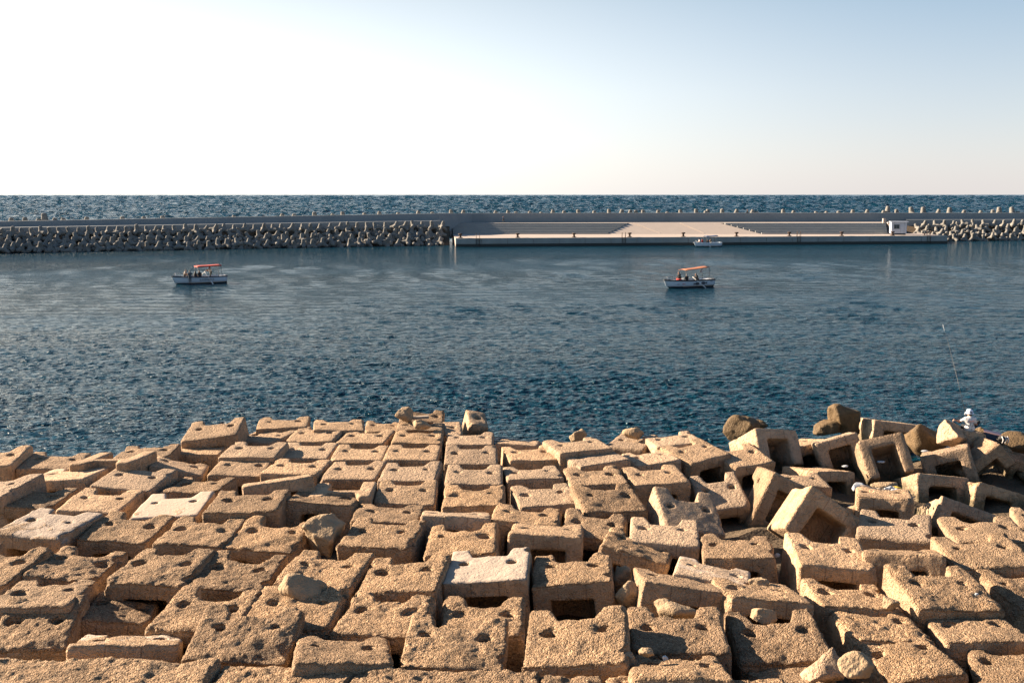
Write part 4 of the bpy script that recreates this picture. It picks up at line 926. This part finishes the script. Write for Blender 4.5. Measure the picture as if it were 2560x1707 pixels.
# ------------------------------------------------------------------ boats (local x points to the bow)
def hull_sections(L, B, fb_bow, fb_st, draft=.28, n=22):
    S = []
    for i in range(n + 1):
        t = i / n; x = -L / 2 + L * t
        hb = B / 2 * (1 - max(0, (t - .45) / .55) ** 2.2) * (.88 + .12 * min(1, t / .3)); hb = max(hb, .03)
        sh = fb_st + (fb_bow - fb_st) * max(0, (t - .35) / .65) ** 1.8 + .05 * (1 - t)
        S.append((x, hb, sh))
    return S
def hull_profile(t, hb, sh, draft, rake, m=7):
    k = -draft + max(0, (t - .80) / .20) ** 2 * (draft + .25)
    P = []
    for j in range(m + 1):
        s = j / m; z = k + (sh - k) * s
        wv = (min(1, s / .45) ** .55) * (.86 + .14 * s); P.append((hb * wv if j else .0, z))
    return P
def boat(name, loc, yaw, L, B, fbb, fbs, label, gun='navy', trim='hull_white', deck='cloth_beige'):
    e = empty(name, loc, (0, R(0), yaw)); tag(e, label, 'boat', 'rowing boats with sun canopies')
    S = hull_sections(L, B, fbb, fbs); draft = .28
    def loft(z0=None, z1=None, off=0.0):
        V = []; Fc = []; m = 12
        for i, (x, hb, sh) in enumerate(S):
            t = i / (len(S) - 1); pr = hull_profile(t, hb, sh, draft, 0, 12)
            rk = max(0, (t - .55) / .45) ** 1.6 * .55
            for sgn in (1, -1):
                for y, z in pr: V.append((x + rk * (z + draft) / (sh + draft) - rk * .45, sgn * (y + off), z))
        n1 = m + 1
        for i in range(len(S) - 1):
            for g in (0, 1):
                for j in range(m):
                    a = i * 2 * n1 + g * n1 + j; b = (i + 1) * 2 * n1 + g * n1 + j
                    Fc.append((a, b, b + 1, a + 1) if g else (a, a + 1, b + 1, b))
        Fc.append(tuple([0 + j for j in range(n1)] + [n1 + j for j in range(n1)][::-1]))
        return V, Fc, n1
    V, Fc, n1 = loft()
    me = pydata('hull', V, Fc, True); h = link('hull', me, 'hull_two', e)
    sm = h.modifiers.new('shell', 'SOLIDIFY'); sm.thickness = .05; sm.offset = -1
    # gunwale: a thick rubbing strake along both sides and across the stern
    edge = []
    for i, (x, hb, sh) in enumerate(S):
        t = i / (len(S) - 1); rk = max(0, (t - .55) / .45) ** 1.6 * .55
        edge.append((x + rk * .55, hb * 1.0, sh))
    mb = MB()
    for sgn in (1, -1):
        Vv = []; Ff = []
        for x, y, z in edge:
            for dy, dz in ((.05, -.13), (.06, .0), (-.03, .03), (-.05, -.10)): Vv.append((x, sgn * (y + dy), z + dz))
        for i in range(len(edge) - 1):
            for k2 in range(4): Ff.append((i * 4 + k2, i * 4 + (k2 + 1) % 4, (i + 1) * 4 + (k2 + 1) % 4, (i + 1) * 4 + k2))
        Ff += [(0, 1, 2, 3), tuple((len(edge) - 1) * 4 + k2 for k2 in range(4))]
        mb.add(Vv, Ff)
    x0, y0, z0 = edge[0]; mb.box((x0 - .03, 0, z0 - .05), (.07, 2 * y0, .14))
    mb.build('gunwale', gun, e)
    # deck boards inside, fore deck, benches
    def inner(zf, i0, i1, inset, nm, m2):
        Vv = []; Ff = []
        for i in range(i0, i1 + 1):
            x, y, z = edge[i]; zz = zf(x, z)
            Vv += [(x, y - inset, zz), (x, -(y - inset), zz)]
        for i in range(i1 - i0): Ff.append((2 * i, 2 * i + 2, 2 * i + 3, 2 * i + 1))
        mm = MB(); mm.add(Vv, Ff); o = mm.build(nm, m2, e); s2 = o.modifiers.new('t', 'SOLIDIFY'); s2.thickness = .04; return o
    n = len(edge) - 1
    inner(lambda x, z: .14, 1, int(n * .72), .14, 'floor_boards', 'wood')
    inner(lambda x, z: z - .02, int(n * .74), n, .0, 'fore_deck', 'white')
    inner(lambda x, z: z - .04, 0, int(n * .12), .04, 'stern_deck', 'white')
    for t in (.26, .48, .66):
        x, y, z = edge[int(n * t)]; mb = MB(); mb.box((x, 0, z - .28), (.34, 2 * y - .16, .06)); mb.build('bench', deck, e, bevel=.01)
    for sgn in (1, -1):                                       # side seats
        i0, i1 = int(n * .12), int(n * .7); mb = MB()
        for i in range(i0, i1):
            (xa, ya, za), (xb, yb, zb) = edge[i], edge[i + 1]
            mb.add([(xa, sgn * (ya - .06), za - .20), (xb, sgn * (yb - .06), zb - .20), (xb, sgn * (yb - .36), zb - .20), (xa, sgn * (ya - .36), za - .20)], [(0, 1, 2, 3)])
        o = mb.build('side_seat', 'white', e); s2 = o.modifiers.new('t', 'SOLIDIFY'); s2.thickness = .05
    mb = MB(); x, y, z = edge[n]; mb.tube([(x - .6, 0, z), (x - .6, 0, z + .34)], .05, 8); mb.build('mooring_post', 'white', e, True)
    mb = MB(); xr, yr, zr = edge[int(n * .80)]
    for sgn in (1, -1): mb.tube([(xr, sgn * yr * .8, zr), (xr, sgn * yr * .8, zr + .36), (x - .45, sgn * .12, zr + .42), (x - .45, sgn * .12, z)], .02, 6)
    mb.build('bow_rail', 'steel', e, True)
    return e, edge
def canopy(e, x0, x1, w, z0, z1, m, feet, arch=.08, fringe=.14):
    V = []; Fc = []; nx, ny = 8, 8
    for i in range(nx + 1):
        t = i / nx
        for j in range(ny + 1):
            s = j / ny * 2 - 1; V.append((lerp(x0, x1, t), s * w / 2, lerp(z0, z1, t) + arch * (1 - s * s) + .025 * math.sin(t * PI * 3) * (1 - abs(s))))
    for i in range(nx):
        for j in range(ny):
            a = i * (ny + 1) + j; Fc.append((a, a + ny + 1, a + ny + 2, a + 1))
    mb = MB(); mb.add(V, Fc); o = mb.build('canopy', m, e, True); s2 = o.modifiers.new('t', 'SOLIDIFY'); s2.thickness = .03
    if fringe:
        mb = MB()
        for sgn in (1, -1):
            mb.add([(x0, sgn * w / 2, z0 - .015), (x1, sgn * w / 2, z1 - .015), (x1, sgn * (w / 2 + .01), z1 - fringe), (x0, sgn * (w / 2 + .01), z0 - fringe)], [(0, 1, 2, 3)])
        for xx, zz in ((x0, z0), (x1, z1)): mb.add([(xx, -w / 2, zz - .015), (xx, w / 2, zz - .015), (xx, w / 2, zz - fringe), (xx, -w / 2, zz - fringe)], [(0, 1, 2, 3)])
        v = mb.build('valance', m, o); s2 = v.modifiers.new('t', 'SOLIDIFY'); s2.thickness = .012
    for (xx, zz, fx, fz, hw) in feet:
        for sgn in (1, -1):
            mb = MB(); mb.tube([(fx, sgn * hw, fz), (xx, sgn * w / 2 * .96, zz)], .022, 6); mb.build('canopy_post', 'dark_steel', e, True)
    return o
def oar(boat_e, a, b, label):                                # world-space oar from handle to blade
    a = boat_e.matrix_world @ Vector(a); b = boat_e.matrix_world @ Vector(b)
    e = empty('oar', a); tag(e, label, 'oar'); d = (b - a)
    mb = MB(); mb.tube([(0, 0, 0), d * .12, d * .14, d * .74], [.028, .028, .042, .038], 8); mb.build('shaft', 'oar', e, True)
    mb = MB(); q = d.to_track_quat('Y', 'Z').to_matrix(); mb.box(d * .86, (.17, d.length * .27, .03), q); mb.build('blade', 'oar', e, bevel=.012)
def text(body_, size, m, parent, loc, rot, name='lettering'):
    c = bpy.data.curves.new(name, 'FONT'); c.body = body_; c.size = size; c.extrude = .004; c.align_x = 'CENTER'; c.align_y = 'CENTER'
    t_ = bpy.data.objects.new('text_source', c); COL.objects.link(t_); bpy.context.view_layer.update()
    me = bpy.data.meshes.new_from_object(t_.evaluated_get(bpy.context.evaluated_depsgraph_get())); bpy.data.objects.remove(t_); bpy.data.curves.remove(c)
    me.materials.clear(); o = link(name, me, m, parent); o.location = loc; o.rotation_euler = rot; return o
def upd(): bpy.context.view_layer.update()
def side_pt(edge, t, z):                                     # a point on the camera-side topsides
    n = len(edge) - 1; i = min(n - 1, int(t * n)); x, y, sh = edge[i]
    s = (z + .28) / (sh + .28); return x, y * (min(1, s / .45) ** .55) * (.86 + .14 * s)

# boat with the red canopy
p = ground(500, 708, 0); YB = PI + R(32)
b1, ed = boat('rowing_boat', (p.x, p.y, 0), YB, 6.7, 1.95, 1.10, .88, 'white boat with a red canopy and dark blue rim, left on the water'); upd()
canopy(b1, -2.7, .45, 1.6, 2.34, 2.26, 'red_canvas', [(.38, 2.2, .34, .85, .84), (-2.6, 2.25, -2.75, .85, .78)], arch=.05)
# the camera side is local +y (bow points left)
x, y = side_pt(ed, .42, .5); text('KAWHAR II', .36, 'navy', b1, (x - .05, y + .03, .50), (PI / 2, 0, PI))
def in_boat(bt, x, y, z, yaw): v = bt.matrix_world @ Vector((x, y, z)); return v, bt.rotation_euler.z + yaw
def bp(bt, label, x, y, z, yaw, J, zones, **kw):
    v, yw = in_boat(bt, x, y, z, yaw); return person(label, v, yw, J, zones, **kw)
bp(b1, 'boy in grey clothes clinging to the outside of the red canopy boat near its bow', 1.55, 1.14, .12, R(165), stand(.03, el_r=(.30, .10, 1.08), ha_r=(.32, .30, .98), el_l=(-.30, .10, 1.1), ha_l=(-.28, .32, 1.02)), dict(shirt='cloth_grey', pants='cloth_grey', sleeve='skin', shoe='skin'))
bp(b1, 'person sitting in the bow of the red canopy boat, behind the standing boy', 1.95, .2, 1.05, R(60), sit(.1), dict(shirt='cloth_beige', pants='cloth_dark', sleeve='skin'))
bp(b1, 'veiled woman in black sitting in the red canopy boat beside the man in black', .76, .62, .78, R(120), sit(.05), dict(shirt='cloth_black', pants='cloth_dark'), long_hair=True)
bp(b1, 'man in a black shirt sitting in the red canopy boat in front of the rower', .12, .52, .84, R(180), sit(.06), dict(shirt='cloth_black', pants='cloth_black', sleeve='skin'))
bp(b1, 'rower in a pale shirt standing under the red canopy, leaning to the oar', -1.45, .1, .46, R(-90), stand(.10, el_l=(-.12, .42, 1.28), ha_l=(-.08, .66, 1.20), el_r=(.24, .36, 1.12), ha_r=(.18, .58, 1.16), kn_l=(-.12, .15, .5), an_l=(-.12, .10, .09)), dict(shirt='cloth_beige', pants='cloth_dark', sleeve='skin'))
oar(b1, (-.55, .30, 1.55), (-1.25, 2.10, -.22), 'white oar over the near side of the red canopy boat')
oar(b1, (-1.0, -.35, 1.6), (.55, -2.1, -.1), 'white oar lying across the far side of the red canopy boat')

# boat with the orange canopy
p = ground(1721, 717, 0)
b2, ed = boat('rowing_boat', (p.x, p.y, 0), PI + R(27), 7.0, 2.0, 1.04, .88, 'white boat with a tilted orange canopy and dark fish painted on its side', gun='black_paint'); upd()
canopy(b2, -2.75, 1.05, 1.5, 2.42, 2.12, 'orange_canvas', [(-2.65, 2.38, -2.7, .85, .7), (.95, 2.1, 1.0, .85, .8)], arch=.12, fringe=0)
def fish(bt, ed, t, z, s):                                   # painted fish marks, laid on the topsides
    x, y = side_pt(ed, t, z); mb = MB(); V = []; n = 14
    for k2 in range(n): a = 2 * PI * k2 / n; V.append((x + .34 * s * math.cos(a), y + .022, z + .17 * math.sin(a)))
    V2 = [(v[0], v[1] + .012, v[2]) for v in V]
    mb.add(V + V2, [tuple(range(n)), tuple(range(n, 2 * n))] + [(k2, (k2 + 1) % n, (k2 + 1) % n + n, k2 + n) for k2 in range(n)])
    T = [(x + .3 * s, y + .022, z), (x + .56 * s, y + .022, z + .15), (x + .56 * s, y + .022, z - .15)]; T2 = [(v[0], v[1] + .012, v[2]) for v in T]
    mb.add(T + T2, [(0, 1, 2), (3, 4, 5), (0, 1, 4, 3), (1, 2, 5, 4), (2, 0, 3, 5)])
    mb.build('painted_fish', 'navy', bt)
fish(b2, ed, .44, .45, 1); fish(b2, ed, .31, .50, -1)
for t, tx, mm, zz in ((.80, 'M 3', 'black_paint', .42), (.70, '2016', 'cloth_red', .46), (.12, '1725', 'navy', .66)):
    x, y = side_pt(ed, t, zz); text(tx, .2, mm, b2, (x, y + .03, zz), (PI / 2, 0, PI + (R(-14) if t > .65 else 0)))
bp(b2, 'man in black sitting high at the bow end of the orange canopy boat', 1.45, .15, 1.12, R(-80), sit(.16), dict(shirt='cloth_black', pants='cloth_black'))
bp(b2, 'grey-haired person in black sitting under the front of the orange canopy', .62, .45, .80, R(175), sit(.04), dict(shirt='cloth_black', pants='cloth_black', skin='skin_pale'), hair='grey_hair')
bp(b2, 'rower in black bending forward under the orange canopy', -1.25, .2, .84, R(-90), sit(.20, el_l=(-.22, .36, .34), ha_l=(-.16, .60, .36), el_r=(.22, .36, .34), ha_r=(.16, .60, .36)), dict(shirt='cloth_black', pants='cloth_dark'))
oar(b2, (-.30, .40, 1.28), (-1.1, 2.35, -.12), 'white oar over the near side of the orange canopy boat')
oar(b2, (-.55, -.2, 1.08), (.95, -1.1, .92), 'white oar laid along the inside of the orange canopy boat')
o = rock('float', (b2.matrix_world @ Vector((-1.7, .3, 1.95))), (.34, .34, .42), 77, 'plastic_white', 'white buoy hanging under the orange canopy', 'buoy')
mb = MB(); v = b2.matrix_world @ Vector((1.75, .35, .98)); mb.lathe([(.33, 0), (.38, .05), (.36, .11), (.26, .14), (.05, .15)], v, 18); o = mb.build('bow_cushion', 'cloth_red', None, True); tag(o, 'red cushion on the bow of the orange canopy boat', 'cushion')  # round red cushion, a solid flat disc lying on the bow

# far boat with the blue canopy
p = ground(1769, 616.5, 0)
b3, ed = boat('rowing_boat', (p.x, p.y, 0), PI + R(16), 6.2, 2.0, 1.0, .85, 'small white boat with a dark blue canopy in front of the quay', gun='hull_white'); upd()
canopy(b3, -2.2, .75, 1.5, 2.3, 2.2, 'blue_canvas', [(-2.1, 2.3, -2.2, .85, .75), (.7, 2.2, .75, .85, .75)], arch=.2, fringe=0)
bp(b3, 'person in a red top sitting in the bow of the blue canopy boat', 1.35, .3, .88, R(-120), sit(.12), dict(shirt='cloth_red', pants='cloth_dark', sleeve='cloth_red'))
bp(b3, 'person in white sitting at the very front of the blue canopy boat', 2.0, .0, .9, R(-90), sit(.05), dict(shirt='cloth_white', pants='cloth_beige', sleeve='skin'))
bp(b3, 'person in black sitting amidships in the blue canopy boat', .25, .5, .8, R(170), sit(.05), dict(shirt='cloth_black', pants='cloth_black'))
bp(b3, 'rower in brown standing under the blue canopy', -.75, .1, .16, R(-90), stand(.08, el_l=(-.15, .35, 1.15), ha_l=(-.1, .55, 1.05), el_r=(.2, .35, 1.1), ha_r=(.15, .55, 1.0)), dict(shirt='cloth_dark', pants='cloth_beige', sleeve='skin'))
oar(b3, (-.1, .3, 1.2), (.35, 2.0, -.1), 'white oar over the side of the blue canopy boat')

# people on the breakwater
v = P3(1259, 254.0, ZT)
person('person in dark clothes walking along the terrace above the left stair', v, R(75), stand(.04, kn_l=(-.1, .22, .5), an_l=(-.1, .24, .09), kn_r=(.1, -.05, .48), an_r=(.1, -.30, .12)), dict(shirt='cloth_navy', pants='cloth_dark'))
y, zl, zw = wall_at(1869); person('person in black sitting on top of the sea wall above the right stair', (xat(1869, y + .5, zw), y + .5, zw + .02), R(100), sit(.05), dict(shirt='cloth_black', pants='cloth_black'))

# ------------------------------------------------------------------ fisherman on the rocks
fp = Vector((xat(2424, 40.2, 1.9), 40.2, 1.84))
def shirt_print(cen, zi, names):
    n1 = vnoise(cen, 16, 5); n2 = vnoise(cen, 9, 9); sh = names.index('shirt')
    m = (zi == sh) & (cen[:, 1] < .02) & (np.abs(cen[:, 0] - .02) < .145)
    zi[m & (cen[:, 2] > .40) & (cen[:, 2] < .475) & (n1 > -.1)] = names.index('pink')
    zi[m & (cen[:, 2] > .20) & (cen[:, 2] < .40) & ((np.abs(n2) < .16) | (n1 > .55))] = names.index('grey')
    return zi
J = sit(.03, el_l=(-.37, .16, .36), ha_l=(-.57, .10, .43), el_r=(.31, .10, .24), ha_r=(.17, .36, .24), leg=.42)
J.update(kn_r=(.50, .24, .31), an_r=(.42, .46, -.05), kn_l=(-.06, .44, .12), an_l=(-.12, .50, -.26), toe_r=(.40, .62, -.10), toe_l=(-.12, .66, -.31))
fm = person('fisherman in a white printed T-shirt and pale blue hat seated on the rocks', fp, R(4), J, dict(shirt='cloth_white', hip='cloth_white', pants='cloth_black', sleeve='skin', skin='skin', pink='print_pink', grey='print_grey', shoe='cloth_black'), cell=.0125, extra=shirt_print, thick=1.12, curl=.85)
mb = MB(); hc = Vector((0, .092, .765)); mb.lathe([(.185, -.045), (.18, -.036), (.135, .0), (.130, .06), (.110, .105), (.06, .128), (.005, .132)], hc, 24); mb.build('hat', 'hat_blue', fm, True)
upd()
ha = fm.matrix_world @ Vector((.165, .44, .20)); tip = Vector((xat(2357, 44.6, 5.6), 44.6, 5.55))
tz = ground(2357, 811, 5.0); s_ = (44.6) / tz.y; tip = Vector((0, 0, H)) + (tz - Vector((0, 0, H))) * s_
e = empty('fishing_rod', ha); tag(e, 'long thin fishing rod held out over the water by the fisherman', 'fishing rod'); d = tip - ha
mb = MB(); mb.tube([-d * .06, d * .12], .016, 8); mb.build('grip', 'cloth_black', e, True)
mb = MB(); mb.tube([d * .12, d * .45 + Vector((0, 0, .10)), d * .8 + Vector((0, 0, .10)), d * .93], [.010, .009, .007, .006], 6); mb.build('blank', 'rod', e, True)
mb = MB(); mb.tube([d * .93, d], [.010, .008], 6); mb.build('tip', 'plastic_white', e, True)
mb = MB(); mb.lathe([(.035, -.03), (.045, 0), (.035, .03)], d * .10 + Vector((0, 0, -.06)), 12); mb.build('reel', 'steel', e, True)
# broken chunk with a sunlit end face beside him, and the block he sits on comes from the table
def hull_chunk(front, back, seed, m, label, name='concrete_fragment', cat='fragment'):
    pts = [Vector(p) for p in front + back]; c = sum(pts, Vector()) / len(pts)
    bm = bmesh.new()
    for p_ in pts: bm.verts.new(p_ - c)
    bmesh.ops.convex_hull(bm, input=bm.verts); bmesh.ops.recalc_face_normals(bm, faces=bm.faces); bm.faces.ensure_lookup_table()
    Nn = np.array([f.normal[:] for f in bm.faces]); D = np.array([f.normal.dot(f.verts[0].co) for f in bm.faces]); bm.free()
    def fn(P):
        s_ = (P @ Nn.T - D).max(1); return s_ + .035 * vnoise(P, 3, seed) + .02 * vnoise(P, 9, seed)
    lo = np.array([min(p_[i] for p_ in pts) - c[i] - .15 for i in range(3)]); hi = np.array([max(p_[i] for p_ in pts) - c[i] + .15 for i in range(3)])
    V, Q = nets(fn, lo, hi, .06); o = link(name, netmesh(name, V, Q), m); o.location = c; o.color = (.3, 0, .5, 1); return tag(o, label, cat)
def pt9(x9, y9, y): px, py = 1800 + x9 / 3.095, 975 + y9 / 3.095; g_ = ground(px, py, 0); e_ = Vector((0, 0, H)); return e_ + (g_ - e_) * (y / g_.y)
hull_chunk([pt9(1740, 222, 39.9), pt9(1850, 362, 38.9), pt9(1672, 412, 40.3), pt9(1690, 285, 40.6)], [pt9(1900, 290, 42), pt9(1985, 385, 40.2), pt9(1870, 460, 40.0), pt9(1720, 420, 41.5)], 5, 'block', 'broken pale chunk with a sunlit pointed face left of the fisherman')
def ptx(px, py, y): g_ = ground(px, py, 0); e_ = Vector((0, 0, H)); return e_ + (g_ - e_) * (y / g_.y)
hull_chunk([ptx(2081, 1619, 18.5), ptx(2111, 1690, 18.0), ptx(2036, 1701, 17.8), ptx(2024, 1661, 18.3), ptx(1997, 1686, 18.4), ptx(2003, 1705, 18.0)], [ptx(2098, 1645, 19.1), ptx(2050, 1680, 19.0), ptx(2105, 1700, 18.6)], 8, 'block', 'angular broken concrete fragment lying on the bottom right blocks')
# tackle box and bag
pt = ground(2476, 1098, 1.55); tb = empty('tackle_box', pt, (R(4), R(10), R(-22))); tag(tb, 'dark tackle box with a patterned reddish lid right of the fisherman', 'tackle box')
mb = MB(); mb.box((0, 0, .14), (.62, .34, .28)); mb.build('box', 'cloth_navy', tb, bevel=.02)
mb = MB(); mb.box((0, 0, .30), (.66, .38, .05)); mb.build('lid', 'print_pink', tb, bevel=.015)
pt = ground(2506, 1106, 1.5)
V, Q = rock_mesh((.42, .36, .40), 91); bg_ = link('bag', netmesh('bag', V, Q), 'cloth_dark'); bg_.location = pt + Vector((0, 0, .12)); tag(bg_, 'black and white bag slumped beside the tackle box', 'bag')
mb = MB()
for a in (-.1, .02, .12): mb.tube([(a, -.19, -.1), (a + .03, -.2, .05), (a, -.12, .17)], .022, 6)
mb.build('strap', 'cloth_white', bg_, True)

# ------------------------------------------------------------------ litter in the hollow on the right
rr = random.Random(5)
for i in range(46):
    px = rr.uniform(2165, 2275); py = lerp(1227, 1243, (px - 2165) / 110) + rr.uniform(-7, 9); pt = ground(px, py, 1.05)
    a = rr.uniform(-.5, .2); l = rr.uniform(.2, .55); mb = MB(); dv = Vector((math.cos(a), math.sin(a), rr.uniform(-.15, .15))) * l / 2
    mb.tube([-dv, dv * .3 + Vector((0, 0, rr.uniform(-.03, .03))), dv], [.018, .022, .014], 5)
    o = mb.build('stick', 'driftwood', None, True); o.location = pt + Vector((0, 0, rr.uniform(0, .12))); tag(o, 'grey driftwood stick in the heap among the upturned blocks', 'stick', 'driftwood sticks heaped in the hollow')
for i in range(16):
    px = 2222 + i * 3.6 + rr.uniform(-3, 3); py = lerp(1223, 1246, i / 15) + rr.uniform(-4, 4); pt = ground(px, py, 1.15)
    s = rr.uniform(.10, .2); V, Q = rock_mesh((s * 1.5, s, s * .8), 200 + i, cell=s / 8); o = link('litter', netmesh('litter', V, Q), 'plastic_white'); o.location = pt + Vector((0, 0, .05)); tag(o, 'white scrap of litter on the heap of sticks', 'litter', 'white litter on the heap of sticks')
def crumple(name, px, py, z, size, seed, m, label, cat, parent=None):
    V, Q = rock_mesh(size, seed, cell=max(size) / 18, planes=30); o = link(name, netmesh(name, V, Q), m); o.location = ground(px, py, z); return tag(o, label, cat)
crumple('plastic_bag', 2145, 1217, 1.05, (.62, .5, .42), 301, 'plastic_white', 'white plastic bag at the left of the heap of sticks', 'plastic bag')
crumple('plastic_bag', 2164, 1219, 1.05, (.32, .3, .22), 302, 'plastic_blue', 'blue plastic bag next to the white plastic bag', 'plastic bag')
crumple('yellow_scrap', 2239, 1220, 1.15, (.5, .3, .2), 303, 'yellow', 'yellow scrap of plastic above the heap of sticks', 'scrap')
crumple('plastic_sheet', 2131, 1267, .7, (.4, .28, .12), 304, 'plastic_white', 'torn white plastic in the shade below the heap of sticks', 'plastic sheet')
crumple('plastic_sheet', 2312, 1127, 1.0, (.5, .3, .12), 305, 'plastic_white', 'torn white plastic in the gap below the orange mossy rock', 'plastic sheet')
crumple('plastic_sheet', 2113, 1165, 1.05, (.35, .22, .12), 306, 'plastic_white', 'torn plastic lying in the recess of the left upturned block', 'plastic sheet')
crumple('plastic_sheet', 2202, 1154, 1.25, (.42, .24, .12), 307, 'plastic_white', 'torn plastic lying in the recess of the sunlit upturned block', 'plastic sheet')
crumple('litter', 1943, 1389, 1.6, (.25, .2, .15), 308, 'plastic_white', 'white scraps in the dark crack left of the large lit block', 'litter')
crumple('cup', 2441, 1485, 2.42, (.11, .09, .09), 309, 'plastic_white', 'tiny white cup on the rough block right of centre', 'cup')
# plank on the outermost block
pt = ground(1043, 1044, 1.55); mb = MB(); mb.box((0, 0, 0), (1.05, .2, .12)); o = mb.build('timber_beam', 'driftwood', None, bevel=.012); o.location = pt; o.rotation_euler = (0, R(-3), R(4)); tag(o, 'short timber beam lying on the outermost rough block', 'timber beam')
